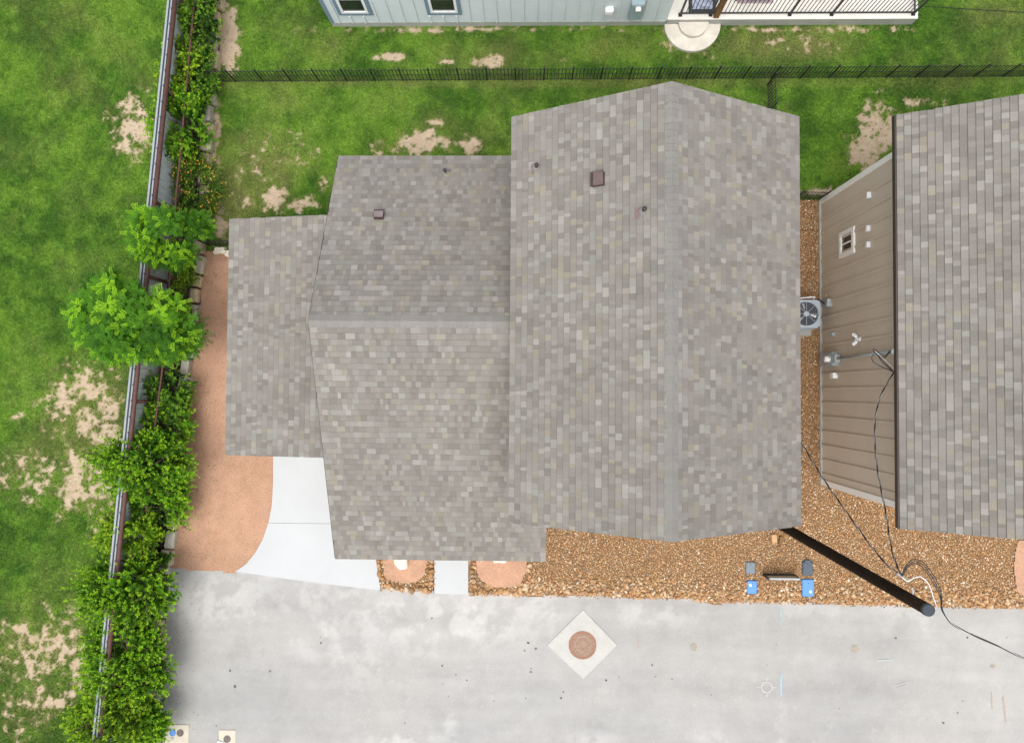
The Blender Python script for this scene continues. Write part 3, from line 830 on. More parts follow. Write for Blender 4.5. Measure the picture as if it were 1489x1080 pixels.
# box vents (> flange)
M_VENTMID = mat('brown_vent_hood', (0.098, 0.064, 0.061), 0.5, noise=(9, 0.15, 3))
def box_vent(p, pitch_dir, slope, w_, top=M_VENT_TOP):
    ax = Vector((0, 1, 0)) if abs(pitch_dir[0]) else Vector((1, 0, 0))
    dn = Vector((pitch_dir[0], pitch_dir[1], -slope)).normalized()         # down the slope
    n = ax.cross(dn).normalized()
    if n.z < 0: n = -n
    P = lambda a, b, c: p + ax * a + dn * b + n * c
    h = w_ / 2; m = MB()
    prof = [(-h, 0.0), (-h, 0.115), (h * 0.45, 0.15), (h, 0.125), (h, 0.02)]          # side profile, rounded hood
    vs = [P(s * h, b, c) for s in (-1, 1) for b, c in prof]
    k = len(prof)
    m.add(vs, [tuple(range(k)), tuple(reversed(range(k, 2 * k)))] + [(0, k, k + 1, 1)], 0)
    m.add(vs, [(i, k + i, k + i + 1, i + 1) for i in (2, 3)], 0)
    m.add([v + n * 0.001 for v in vs], [(1, k + 1, k + 2, 2)], 1)
    for s in (-1, 1):
        e = [P(s * h, -h, 0.105), P(s * h * 1.08, -h, 0.105), P(s * h * 1.08, h, 0.105), P(s * h, h, 0.105)]
        m.add(e + [q + n * 0.03 for q in e], [(0, 1, 2, 3), (4, 5, 6, 7), (0, 1, 5, 4), (1, 2, 6, 5), (2, 3, 7, 6), (3, 0, 4, 7)], 0)
    o = m.build('roof_vent', [M_BROWN_METAL, top], cottage)
    f = MB(); q = [P(-h * 1.25, -h * 1.2, 0.018), P(h * 1.25, -h * 1.2, 0.018), P(h * 1.25, h * 1.35, 0.018), P(-h * 1.25, h * 1.35, 0.018)]
    plane_slab(f, q, 0.006); f.build('flange', M_DECK, o)
    s = MB(); q = [P(-h * 1.3, h * 0.4, 0.025), P(-h * .6, h * 0.9, 0.025), P(-h * .6, h * 1.5, 0.025), P(-h * 1.35, h * 1.3, 0.025)]
box_vent(solve_on(552, 315, zback, 3.9), (0, 1), pB, 0.22)
box_vent(solve_on(871, 262, zmain, 5.4), (-1, 0), (mR - mE) / (mXr - mX0), 0.27, M_VENTMID)
def vent_pipe(p, off, plate):
    m = MB(); m.cyl(p - Vector((0, 0, 0.06)), p + Vector((0, 0, 0.20)), 0.036, n=12, mi=0); m.cyl(p + Vector((0, 0, 0.17)), p + Vector((0, 0, 0.205)), 0.044, 0.042, n=12)
    o = m.build('vent_pipe', M_PIPE, cottage, True)
    m = MB(); m.lathe(p, [(0.085, 0.012), (0.065, 0.05), (0.046, 0.08)], 14); m.build('pipe_boot', M_DECK, o)
    q = p + off
    m = MB(); tl = Matrix.Rotation(math.atan2(plate[2], 1), 3, 'Y') if abs(plate[2]) else None
    plane_slab(m, [(q.x - plate[0] / 2, q.y - plate[1] / 2, zf(q.x - plate[0] / 2, q.y - plate[1] / 2) + .036), (q.x + plate[0] / 2, q.y - plate[1] / 2, zf(q.x + plate[0] / 2, q.y - plate[1] / 2) + .036), (q.x + plate[0] / 2, q.y + plate[1] / 2, zf(q.x + plate[0] / 2, q.y + plate[1] / 2) + .036), (q.x - plate[0] / 2, q.y + plate[1] / 2, zf(q.x - plate[0] / 2, q.y + plate[1] / 2) + .036)], 0.02)
    m.build('flashing', M_FLASH, o)
zf = zback
vent_pipe(solve_on(648, 251, zback, 3.2), Vector((0.06, 0.06, 0)), (0.16, 0.05, 0))
zf = zmain
vent_pipe(solve_on(780, 244, zmain, 5.0), Vector((-0.08, -0.02, 0)), (0.05, 0.20, 0))
vent_pipe(solve_on(935, 307, zmain, 6.0), Vector((-0.11, -0.03, 0)), (0.07, 0.22, 0))

# ---------- neighbour on the right
nb = empty('neighbouring_house', (10.9, 1.5, 0), 'house at the right edge with taupe board-and-batten wall and grey shingled roof', 'house')
nX, nY1, nY0, nE = 8.195, 5.411, -2.482, 4.75
rX0, rXr, rX1, rY1, rY0, rR = 7.895, 10.98, 14.06, 5.982, -2.819, 6.42
w = MB()
w.add([(nX, nY0, 0), (13.76, nY0, 0), (13.76, nY1, 0), (nX, nY1, 0), (nX, nY0, 4.74), (13.76, nY0, 4.74), (13.76, nY1, 4.74), (nX, nY1, 4.74), (rXr, nY0, rR - .2), (rXr, nY1, rR - .2)],
      [(0, 1, 5, 8, 4), (2, 3, 7, 9, 6), (1, 2, 6, 5), (3, 0, 4, 7), (4, 8, 9, 7), (8, 5, 6, 9)])
w.build('wall', M_TAUPE, nb)
me = None
yb = nY0 + 0.28
while yb < nY1 - 0.2:
    if me is None:
        mb_ = MB(); mb_.box((0, 0, 2.34), (0.026, 0.062, 4.56)); me = mb_.mesh('batten', M_TAUPE)
    o = link('batten', me, nb, keep=False); o.location = Vector((nX - 0.0132, yb, 0)) - nb.location
    yb += 0.3925
MB().box((nX - 0.0125, nY0 + 0.045, 2.34), (0.03, 0.15, 4.66)).build('corner_board', M_CREAM, nb)
MB().box((nX - 0.0125, nY1 - 0.035, 2.34), (0.03, 0.14, 4.66)).build('corner_board', M_CREAM, nb)
MB().box((nX - 0.02, (nY0 + nY1) / 2, 0.03), (0.06, nY1 - nY0, 0.10)).build('foundation', M_FOUND, nb)
m = MB()
plane_slab(m, [(rX0, rY0, nE), (rXr, rY0, rR), (rXr, rY1, rR), (rX0, rY1, nE)])
plane_slab(m, [(rXr, rY0, rR), (rX1, rY0, nE), (rX1, rY1, nE), (rXr, rY1, rR)])
roof_nb = m.build('roof', M_DECK, nb)
MB().box((rX0 - 0.03, (rY0 + rY1) / 2, nE - 0.06), (0.04, rY1 - rY0 + 0.02, 0.12)).build('fascia', M_BROWN_TRIM, nb)
v1 = Vector((rXr - rX0, 0, rR - nE)); v2 = Vector((rXr - rX1, 0, rR - nE))
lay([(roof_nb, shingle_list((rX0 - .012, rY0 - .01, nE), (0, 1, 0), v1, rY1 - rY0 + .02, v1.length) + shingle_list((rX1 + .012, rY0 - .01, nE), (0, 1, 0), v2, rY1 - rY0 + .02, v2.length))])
ridge_caps((rXr, rY0, rR), (rXr, rY1, rR), (1, 0, 0), (rR - nE) / (rX1 - rXr), (rR - nE) / (rXr - rX0), roof_nb, step=0.27)
# window with frame and two panes
c0 = at_x(1232.5, 353, nX)
zc, yc, hw, hh = c0.z, c0.y, 0.335, 0.42
m = MB()
for (dy, dz, sy, sz) in ((0, hh - .06, 2 * hw, .12), (0, -hh + .06, 2 * hw, .12), (-hw + .055, 0, .11, 2 * hh - .24), (hw - .055, 0, .11, 2 * hh - .24)):
    m.box((nX - 0.022, yc + dy, zc + dz), (0.05, sy, sz))
win = m.build('window', M_CREAM, nb)
m = MB(); m.box((nX - 0.014, yc, zc), (0.034, 0.035, 2 * hh - .24)); m.build('mullion', M_WHITE, win)
for s in (-1, 1):
    m = MB(); m.box((nX - 0.004, yc + s * 0.12, zc), (0.010, 0.20, 2 * hh - .24)); m.build('pane', M_GLASS, win)
# three square white vents
for px, py in ((1263, 284.5), (1262, 333), (1262, 356.5)):
    c = at_x(px, py, nX - 0.03)
    m = MB(); m.box((nX - 0.03, c.y, c.z), (0.06, 0.125, 0.125)); m.box((nX - 0.064, c.y, c.z), (0.008, 0.10, 0.10)); m.box((nX - 0.05, c.y, c.z + .07), (0.09, 0.14, 0.012))
    m.build('wall_vent', M_WHITE, nb)
c = at_x(1203, 430, nX - 0.05); m = MB(); m.cyl((nX, c.y, c.z), (nX - 0.09, c.y, c.z), 0.014, n=8); m.cyl((nX - 0.09, c.y - .04, c.z + .01), (nX - 0.09, c.y + .04, c.z + .01), 0.010, n=8); m.build('faucet', M_GOLD, nb)
c = at_x(1211, 486, nX - 0.03); m = MB(); m.box((nX - 0.035, c.y, c.z), (0.07, 0.09, 0.10)); m.box((nX - 0.072, c.y, c.z), (0.008, 0.07, 0.075)); m.build('outlet_box', M_GREYBOX, nb)
# twin floodlight
c = at_x(1247, 493, nX - 0.07); m = MB()
m.cyl((nX, c.y, c.z), (nX - 0.04, c.y, c.z), 0.06, n=14)
for s in (-1, 1):
    p = Vector((nX - 0.07, c.y + s * 0.035, c.z)); q = p + Vector((-0.06, s * 0.075, -0.05))
    m.cyl(p, q, 0.022, 0.055, n=14); m.lathe(q, [(0.05, -.01), (0.03, .02)], 10)
m.cyl((nX - 0.03, c.y, c.z - 0.03), (nX - 0.09, c.y, c.z - 0.10), 0.028, 0.034, n=10)
m.build('floodlight', M_WHITE, nb, True)

# ---------- electric service on that wall (fixed to it: parts of the house)
c = at_x(1211, 522, nX - 0.08)
m = MB(); m.box((nX - 0.075, c.y, c.z - 0.25), (0.15, 0.36, 0.80)); m.box((nX - 0.155, c.y, c.z - 0.25), (0.012, 0.33, 0.76)); mp_ = m.build('meter_panel', M_GREYBOX, nb)
m = MB(); m.cyl((nX - 0.15, c.y, c.z - 0.02), (nX - 0.29, c.y, c.z - 0.02), 0.085, 0.075, n=18); m.build('meter_dial', M_CREAM, mp_, True)
MB().box((nX - 0.165, c.y - 0.15, c.z - .32), (0.03, 0.03, 0.03)).build('meter_seal', M_RED, mp_)
m = MB(); m.box((nX - 0.10, c.y, c.z + 0.25), (0.14, 0.22, 0.16)); m.build('conduit_box', M_GREYBOX, mp_)
mt = at_x(1298, 511, nX - 0.13)
m = MB(); m.cyl((nX - 0.10, c.y, c.z + 0.33), (nX - 0.10, mt.y, mt.z), 0.032, n=10); m.build('service_mast', M_GREYBOX, nb, True)
m = MB(); m.lathe((nX - 0.10, mt.y, mt.z - 0.02), [(0.045, 0), (0.075, 0.03), (0.06, 0.09), (0.02, 0.11)], 12); m.build('weatherhead', M_WHITE, nb, True)
c2 = at_x(1212, 546, nX - 0.06); m = MB(); m.box((nX - 0.055, c2.y, c2.z), (0.11, 0.15, 0.20)); m.box((nX - 0.114, c2.y, c2.z), (0.008, 0.13, 0.18)); m.build('cable_box', M_WHITE, nb)
c3 = at_x(1303, 523, nX - 0.03); m = MB(); m.box((nX - 0.03, c3.y, c3.z), (0.06, 0.05, 0.06)); m.build('cable_clamp', M_WHITE, nb)
# disconnect box for the condenser
c4 = at_x(1203, 441, nX - 0.05); m = MB(); m.box((nX - 0.055, c4.y, c4.z), (0.11, 0.19, 0.30)); m.box((nX - 0.06, c4.y, c4.z + .155), (0.13, 0.20, 0.012)); m.build('disconnect_box', M_GREYBOX, nb)

# ---------- condenser unit
hub = at(1173, 456, 0.80)
ac = empty('air_conditioner', (hub.x, hub.y, 0), 'grey outdoor air conditioner with round fan grille in the rock strip beside the taupe wall', 'air conditioner')
S = 0.375
m = MB()
m.bbox((hub.x, hub.y, 0.10), (2 * S - .02, 2 * S - .02, 0.64), 0.025)
m.build('cabinet', M_ACDARK, ac)
for sgn in (-1, 1):
    for k in range(12):
        pass
lou = MB()
for k in range(13):
    z = 0.16 + k * 0.044
    lou.box((hub.x, hub.y - S + .004, z), (2 * S - .08, 0.02, 0.018)); lou.box((hub.x, hub.y + S - .004, z), (2 * S - .08, 0.02, 0.018))
    lou.box((hub.x - S + .004, hub.y, z), (0.02, 2 * S - .08, 0.018)); lou.box((hub.x + S - .004, hub.y, z), (0.02, 2 * S - .08, 0.018))
lou.build('louvres', M_ACGREY, ac)['kind'] = 'stuff'
# top with a round opening
m = MB(); N = 40; vs = []
for k in range(N):
    t = 2 * math.pi * k / N; ct, st = math.cos(t), math.sin(t)
    q = S * 0.99 / max(abs(ct), abs(st)); q = min(q, S * 1.30)
    vs += [Vector((hub.x + ct * 0.315, hub.y + st * 0.315, 0.70)), Vector((hub.x + ct * 0.325, hub.y + st * 0.325, 0.795)), Vector((hub.x + ct * q, hub.y + st * q, 0.785)), Vector((hub.x + ct * q, hub.y + st * q, 0.735))]
fs = []
for k in range(N):
    a, b = 4 * k, 4 * ((k + 1) % N)
    fs += [(a, b, b + 1, a + 1), (a + 1, b + 1, b + 2, a + 2), (a + 2, b + 2, b + 3, a + 3)]
m.add(vs, fs); m.build('top_cover', M_ACGREY, ac)
m = MB(); m.lathe((hub.x, hub.y, 0.70), [(0.31, 0.0), (0.31, 0.045)], 32, close=False)
for k in range(3):
    t0 = math.radians(-62 + 120 * k); pts = []
    for r_ in (0.07, 0.18, 0.29):
        for tt in (0, 1):
            a = t0 + (0.25 + tt * (0.75 - r_ * .2)); pts.append((hub.x + r_ * math.cos(a), hub.y + r_ * math.sin(a), 0.71 + tt * 0.05))
    MB().add(pts, [(0, 1, 3, 2), (2, 3, 5, 4)]).build('fan_blade', M_BLADE, ac)
m = MB(); m.lathe((hub.x, hub.y, 0.765), [(0.075, 0), (0.075, 0.03), (0.05, 0.042)], 20); m.build('fan_hub', M_ACGREY, ac, True)
m = MB()
for k in range(8):
    a = math.radians(45 * k)
    m.cyl((hub.x + .06 * math.cos(a), hub.y + .06 * math.sin(a), 0.79), (hub.x + .325 * math.cos(a), hub.y + .325 * math.sin(a), 0.796), 0.006, n=5)
for r_ in (0.13, 0.19, 0.25, 0.30):
    m.tube([(hub.x + r_ * math.cos(2 * math.pi * k / 28), hub.y + r_ * math.sin(2 * math.pi * k / 28), 0.795) for k in range(29)], 0.0018, n=4)
m.build('grille', M_ACGREY, ac)
MB().bbox((hub.x - 0.02, hub.y - 0.06, 0.0), (0.86, 0.95, 0.10), 0.012).build('concrete_pad', M_FOUND, ac)
m = MB(); m.tube([(hub.x - .4, hub.y + .40, 0.72), (hub.x + .2, hub.y + .46, 0.72), (hub.x + .26, hub.y + .46, 0.70), (hub.x + .26, hub.y + .40, .62)], 0.018, n=6); m.build('white_pipe', M_CABLEWHITE, ac)
m = MB(); m.tube([(hub.x + .30, hub.y + .30, 0.5), (hub.x + .40, hub.y + .40, 0.62), (hub.x + .50, hub.y + .36, 0.55), (nX - .11, c4.y, c4.z - .05)], 0.024, n=6); m.build('electric_whip', M_CABLE, ac)

# ---------- pale blue house at the top edge
bh = empty('blue_house', (0, 13.4, 0), 'pale blue board-and-batten house with railed porch at the top edge of the picture', 'house')
bY = 10.45
bXl, bXm, bXr = at(482, 36, .15).x, at_y(973, 20, bY).x, at(1325, 38, 0).x
w = MB(); w.prism([(bXl, bY), (bXm, bY), (bXm, 16.4), (bXl, 16.4)], 0.22, 3.2); w.build('wall', M_BLUESIDE, bh)
w = MB(); w.prism([(bXl + .01, bY - 0.012), (bXm - .01, bY - 0.012), (bXm - .01, 16.3), (bXl + .01, 16.3)], -0.05, 0.22); w.build('foundation', M_FOUND, bh)
w = MB(); w.prism([(bXm + .02, 12.9), (bXr - .2, 12.9), (bXr - .2, 16.4), (bXm + .02, 16.4)], 0.22, 3.2); w.build('wall', M_BLUESIDE, bh)
xb = bXl + 0.26; mb_ = MB(); mb_.box((0, 0, 1.71), (0.05, 0.034, 2.96)); meb = mb_.mesh('batten', M_BLUESIDE)
w1, w2 = at_y(514, 12, bY).x, at_y(645, 12, bY).x
short = MB(); short.box((0, 0, 0.39), (0.05, 0.034, 0.34)); mes = short.mesh('batten', M_BLUESIDE)
while xb < bXm - 0.05:
    inw = abs(xb - w1) < 0.49 or abs(xb - w2) < 0.49
    o = link('batten', mes if inw else meb, bh, keep=False); o.location = Vector((xb, bY - 0.0175, 0)) - bh.location
    xb += 0.372
MB().box((bXl + 0.045, bY - 0.0155, 1.71), (0.09, 0.03, 2.96)).build('corner_board', M_BLUETRIM, bh)
MB().box((bXl - 0.0105, bY + 0.075, 1.71), (0.02, 0.15, 2.96)).build('corner_board', M_BLUETRIM, bh)
for wx in (w1, w2):
    zb, ht, hw = 0.66, 1.5, 0.475
    m = MB(); m.box((wx, bY - 0.02, zb + .05), (2 * hw, 0.05, 0.10)); m.box((wx, bY - 0.02, zb + ht - .05), (2 * hw, 0.05, .10))
    for s in (-1, 1): m.box((wx + s * (hw - .05), bY - 0.02, zb + ht / 2), (0.10, 0.05, ht - .2))
    wo_ = m.build('window', M_BLUETRIM, bh)
    m = MB(); m.box((wx, bY - 0.016, zb + .135), (2 * hw - .2, 0.06, 0.07)); m.box((wx, bY - 0.016, zb + ht - .135), (2 * hw - .2, 0.06, .07)); m.box((wx, bY - 0.012, zb + ht * .52), (2 * hw - .34, 0.045, .05))
    for s in (-1, 1): m.box((wx + s * (hw - .135), bY - 0.016, zb + ht / 2), (0.07, 0.06, ht - .34))
    m.build('frame', M_WHITE, wo_)
    m = MB(); m.box((wx, bY - 0.004, zb + ht / 2), (2 * hw - .34, 0.016, ht - .34)); m.build('pane', M_GLASS, wo_)
# small white cover and meter cabinet
c = at_y(886, 17, bY - 0.08); m = MB(); m.bbox((c.x, bY - 0.075, c.z - .08), (0.24, 0.13, 0.17), 0.02); m.box((c.x, bY - .06, c.z + .10), (0.20, 0.11, .015)); m.build('outlet_cover', M_WHITE, bh)
c = at_y(922, 29, bY - 0.16); m = MB(); m.box((c.x, bY - 0.085, c.z + .38), (0.34, 0.15, 0.76)); m.box((c.x, bY - 0.165, c.z + .38), (0.30, 0.012, 0.70)); mc = m.build('meter_cabinet', M_BLUEBOX, bh)
m = MB(); m.cyl((c.x + .02, bY - .16, c.z + .62), (c.x + .02, bY - .27, c.z + .62), 0.085, .075, n=16); m.build('meter_dial', M_CREAM, mc, True)
# porch
pz = 0.34
m = MB(); m.prism([(bXm + .012, bY - 0.02), (bXr, bY - 0.02), (bXr, 12.88), (bXm + .012, 12.88)], -0.05, pz - 0.03); m.build('porch_base', M_FOUND, bh)
m = MB(); m.prism([(bXm + .010, bY - 0.026), (bXr + .006, bY - 0.026), (bXr + .006, 12.88), (bXm + .010, 12.88)], pz - 0.03, pz); m.build('porch_deck', M_DECKCON, bh)
ry = bY + 0.10
posts = [at(px, 24, pz).x for px in (989, 1033, 1148, 1209, 1327.5)]
rl = empty('porch_railing', (bXm, ry, pz), 'black iron railing along the front of the pale concrete porch', 'railing')
def rail_run(a, b, parent, posts_, zb, h, spacing, mm):
    a, b = Vector(a), Vector(b); d = (b - a); L = d.length; d.normalize()
    ang = math.atan2(d.y, d.x); mid = (a + b) / 2
    for z in (zb + 0.10, zb + h - 0.02):
        MB().box((mid.x, mid.y, z), (L, 0.035, 0.03), ang).build('rail', M_IRON, parent)
    n = int(L / spacing)
    for k in range(1, n):
        p = a + d * (L * k / n)
        o = link('picket', mm, parent, keep=False); o.location = Vector((p.x, p.y, zb)) - parent.location
pk = MB(); pk.box((0, 0, 0.5), (0.016, 0.016, 0.80)); mpk = pk.mesh('picket', M_IRON)
xs = [bXm + .03] + posts
for a, b in zip(posts, posts[1:]):
    rail_run((a + .03, ry, pz), (b - .03, ry, pz), rl, None, pz, 0.92, 0.107, mpk)
rail_run((posts[-1], ry + .03, pz), (posts[-1], 12.8, pz), rl, None, pz, 0.92, 0.107, mpk)
for p in posts:
    m = MB(); m.box((p, ry, pz + .48), (0.05, 0.05, 0.96)); m.box((p, ry, pz + .015), (0.10, 0.10, 0.03)); m.build('post', M_IRON, rl)
wp = MB(); wp.box((at(1041, 27, pz).x, bY + 0.07, pz + 1.25), (0.14, 0.14, 2.5)); wp.build('porch_post', M_WOODPOST, bh)
# pots
for k, (px, lab) in enumerate(((1161, 'leftmost of the three terracotta pots behind the porch railing'), (1191, 'middle one of the three terracotta pots behind the porch railing'), (1226, 'rightmost of the three terracotta pots behind the porch railing'))):
    c = at(px, -6, pz)
    pot = empty('flower_pot', (c.x, c.y, pz), lab, 'flower pot', 'terracotta pots on the porch')
    m = MB(); m.lathe((c.x, c.y, pz), [(0.09, 0), (0.145, 0.20), (0.165, 0.20), (0.165, 0.25), (0.145, 0.25), (0.14, 0.215)], 20); m.build('pot_body', M_TERRA, pot)
    m = MB(); m.lathe((c.x, c.y, pz + .21), [(0.14, 0), (0.05, .02)], 14); m.build('soil', M_SOIL, pot)
    V, C = [], []
    for q in range(60):
        a = random.uniform(0, 6.28); r_ = random.uniform(0, .14); h = random.uniform(.05, .22); p = Vector((c.x + r_ * math.cos(a), c.y + r_ * math.sin(a), pz + .2 + h))
        t = random.uniform(0, 6.28); e = Vector((math.cos(t), math.sin(t), random.uniform(-.4, .4))) * 0.05; s_ = Vector((-math.sin(t), math.cos(t), 0)) * 0.02
        V += [p - e, p + s_, p + e, p - s_]; g = random.uniform(.8, 1.3); C += [(0.06 * g, .12 * g, .03 * g)] * 4
    link('leaves', np_mesh('leaves', np.array([v[:] for v in V]), np.arange(len(V)).reshape(-1, 4), M_LEAF, np.array(C)), pot)
c = at(1097, 2, pz)
tag(MB().prism([(c.x - .48, bY + .42), (c.x + .52, bY + .42), (c.x + .52, bY + 2.0), (c.x - .48, bY + 2.0)], pz + .004, pz + .016).build('rug', M_RUG), 'mauve patterned rug lying on the porch behind the railing', 'rug')
tb = at(1021, 19, pz)
tbl = empty('doormat', (tb.x, tb.y + .4, pz), 'black framed doormat with blue and white pattern behind the short railing bay', 'doormat')
MB().box((tb.x, tb.y + .40, pz + .012), (.76, .80, .02)).build('mat_border', M_IRON, tbl)
MB().box((tb.x, tb.y + .40, pz + .025), (.56, .62, .012)).build('mat_center', M_TABLEGLASS, tbl)
cu = at(1100, -8, pz + .35)
lg = empty('porch_bench', (cu.x, cu.y + .25, pz), 'bench with sage green cushion on the porch beyond the rug', 'bench')
MB().bbox((cu.x, cu.y + .25, pz + .32), (1.0, .55, .12), .03).build('seat_cushion', M_GREENCUSH, lg)
MB().bbox((cu.x, cu.y + .58, pz + .40), (1.0, .12, .45), .03).build('back_cushion', M_GREENCUSH, lg)
for sx in (-1, 1):
    for sy in (-.22, .22):
        MB().box((cu.x + sx * .45, cu.y + .25 + sy, pz + .16), (.05, .05, .32)).build('leg', M_WOODPOST, lg)
# roof and pergola beam out of frame
m = MB(); plane_slab(m, [(bXl - .3, bY - .28, 3.15), (bXm + .2, bY - .28, 3.15), (bXm + .2, 13.4, 4.6), (bXl - .3, 13.4, 4.6)]); plane_slab(m, [(bXl - .3, 13.4, 4.6), (bXm + .2, 13.4, 4.6), (bXm + .2, 16.7, 3.15), (bXl - .3, 16.7, 3.15)])
m.build('roof', M_DECK, bh)
# two-tier half round step
st = at(1007, 37, .1)
steps = empty('porch_steps', (st.x, bY, 0), 'two half-round pale concrete steps in front of the porch', 'steps')
def half_disc(cx, cy, rx, ry, z0, z1, name, n=24):
    poly = [(cx + rx * math.cos(math.pi + math.pi * k / n), cy + ry * math.sin(math.pi + math.pi * k / n)) for k in range(n + 1)]
    m = MB(); k = len(poly)
    vs = [(x, y, z0) for x, y in poly] + [(x, y, z1 - .012) for x, y in poly] + [(cx + (x - cx) * .985, cy + (y - cy) * .985, z1) for x, y in poly]
    fs = [tuple(range(2 * k, 3 * k)), tuple(reversed(range(k)))]
    for r_ in (0, 1):
        fs += [(r_ * k + i, r_ * k + i + 1, (r_ + 1) * k + i + 1, (r_ + 1) * k + i) for i in range(k - 1)]
    m.add(vs, fs); m.build(name, M_STEP, steps)
half_disc(st.x, bY - .03, 0.79, 0.78, -.03, .11, 'lower_step'); half_disc(st.x + .01, bY - .03, 0.42, 0.41, .09, .225, 'upper_step')

# ================================================================== IRON YARD FENCES
fpk = MB(); fpk.box((0, 0, 0.36), (0.016, 0.016, 0.70)); FPK = fpk.mesh('picket', M_IRON)
fpo = MB(); fpo.box((0, 0, 0.37), (0.036, 0.036, 0.76)); fpo.box((0, 0, .765), (.045, .045, .03)); FPO = fpo.mesh('post', M_IRON)
def iron_fence(p0, p1, label, bay=0.845, n=None, first_post=True):
    p0, p1 = Vector((p0[0], p0[1], 0)), Vector((p1[0], p1[1], 0)); d = p1 - p0; L = d.length; d.normalize(); ang = math.atan2(d.y, d.x)
    f = empty('iron_fence', p0, label, 'fence', rz=0)
    nb_ = n or max(1, round(L / bay)); step = L / nb_
    infill = MB()
    for z in (0.05, 0.37, 0.66):
        mid = (p0 + p1) / 2; MB().box((mid.x, mid.y, z), (L, 0.014, 0.016), ang).build('rail', M_IRON, f)
    for k in range(nb_ + 1):
        if k or first_post:
            o = link('post', FPO, f, keep=False); o.location = d * (k * step); o.rotation_euler = (0, 0, ang)
        if k == nb_: break
        for j in range(1, 9):
            q = d * (k * step + step * j / 8.0)
            if j < 8:
                o = link('picket', FPK, f, keep=False); o.location = q; o.rotation_euler = (0, 0, ang)
            q2 = p0 + d * (k * step + step * (j - .5) / 8.0); infill.box((q2.x, q2.y, .205), (.006, .006, .33), ang)
    infill.build('infill_pickets', M_IRON, f)['kind'] = 'stuff'
    return f
fa, fb_, fc = at(307, 120), at(762, 121.5), at(1489, 110.5)
px0 = at(343, 119.5); step_w = (at(1457, 111).x - px0.x) / 27.0
iron_fence((px0.x - step_w * 1.0, px0.y), (px0.x + step_w * 27.0 + step_w * 2, at(1457, 111.5).y), 'long low black iron fence crossing the whole back yard', n=30)
cr = at(1116, 121); cr2 = Vector((cr.x, 5.50, 0))
iron_fence((cr.x, cr.y - .06), (cr.x + .02, 5.50), 'short black iron fence running from the long fence towards the cottage corner', first_post=True)
iron_fence((cr.x + .06, 5.50), (8.17, 5.47), 'low black iron fence closing the rock strip beside the taupe wall')
fl = at(305, 357)
iron_fence((fl.x, fl.y), (-7.12, fl.y - .02), 'black iron fence stub between limestone edging and the lean-to')

# ================================================================== SHEET METAL FENCE, CHAIN LINK, LIMESTONE EDGING
FH = 1.5
mf = empty('metal_fence', (FENCE_X(0), 0, 0), 'tall pale ribbed sheet metal fence with rusty brown pipe rail along the left lawn', 'fence')
fy0, fy1 = -12.0, 13.0
fd_ = Vector((FENCE_X(fy1) - FENCE_X(fy0), fy1 - fy0, 0)).normalized(); fn = Vector((fd_.y, -fd_.x, 0))        # fn points to the houses
fp = lambda s: Vector((FENCE_X(fy0), fy0, 0)) + fd_ * s
FL = (Vector((FENCE_X(fy1), fy1, 0)) - Vector((FENCE_X(fy0), fy0, 0))).length
pw = 0.9
prof = []
for k in range(5):
    b0 = k * 0.18
    prof += [(b0, 0.0), (b0 + 0.10, 0.0), (b0 + 0.115, 0.022), (b0 + 0.165, 0.022)]
prof.append((pw, 0.0))
mp2 = MB(); k = len(prof)
mp2.add([(fd_ * a + fn * b)[:2] + (0.06,) if False else tuple(fd_ * a + fn * b + Vector((0, 0, 0.06))) for a, b in prof] + [tuple(fd_ * a + fn * b + Vector((0, 0, FH - .03))) for a, b in prof], [(i, i + 1, k + i + 1, k + i) for i in range(k - 1)])
MPAN = mp2.mesh('metal_panel', M_GALV)
for i in range(int(FL / pw)):
    o = link('metal_panel', MPAN, mf, keep=False); o.location = fp(i * pw) - mf.location
def fbar(s0, s1, off, z, wd, ht, name, m_):
    a, b = fp(s0) + fn * off, fp(s1) + fn * off; mid = (a + b) / 2
    return MB().box((mid.x, mid.y, z), ((b - a).length, wd, ht), math.atan2(fd_.y, fd_.x)).build(name, m_, mf)
fbar(0, FL, -0.03, FH, 0.05, 0.06, 'top_cap', M_CAP)
fbar(0, FL, 0.015, FH - .02, 0.03, 0.04, 'top_channel', M_DARKGAP)
fbar(0, FL, 0.055, FH + .005, 0.035, 0.03, 'top_strip', M_CAP)
a, b = fp(0) + fn * .13, fp(FL) + fn * .13
m = MB(); m.cyl((a.x, a.y, FH - .03), (b.x, b.y, FH - .03), 0.057, n=12); m.build('pipe_rail', M_RUST, mf, True)
m = MB(); m.cyl((a.x, a.y, .35), (b.x, b.y, .35), 0.035, n=10); m.build('pipe_rail', M_RUST, mf, True)
for yy in (-11.4, -8.4, -5.4, -2.5, 0.1 - .42, 3.0, 5.0, 8.0, 10.6):
    p = Vector((FENCE_X(yy), yy, 0)) + fn * .13
    m = MB(); m.cyl((p.x, p.y, 0), (p.x, p.y, FH - .05), 0.048, n=10); m.build('pipe_post', M_RUST, mf, True)
cr_ = MB()
s = 0.4
while s < FL:
    p = fp(s) + fn * .075; cr_.box((p.x, p.y, FH), (.05, .04, .05), math.atan2(fd_.y, fd_.x)); s += 0.42
cr_.build('brackets', M_DARKGAP, mf)['kind'] = 'stuff'

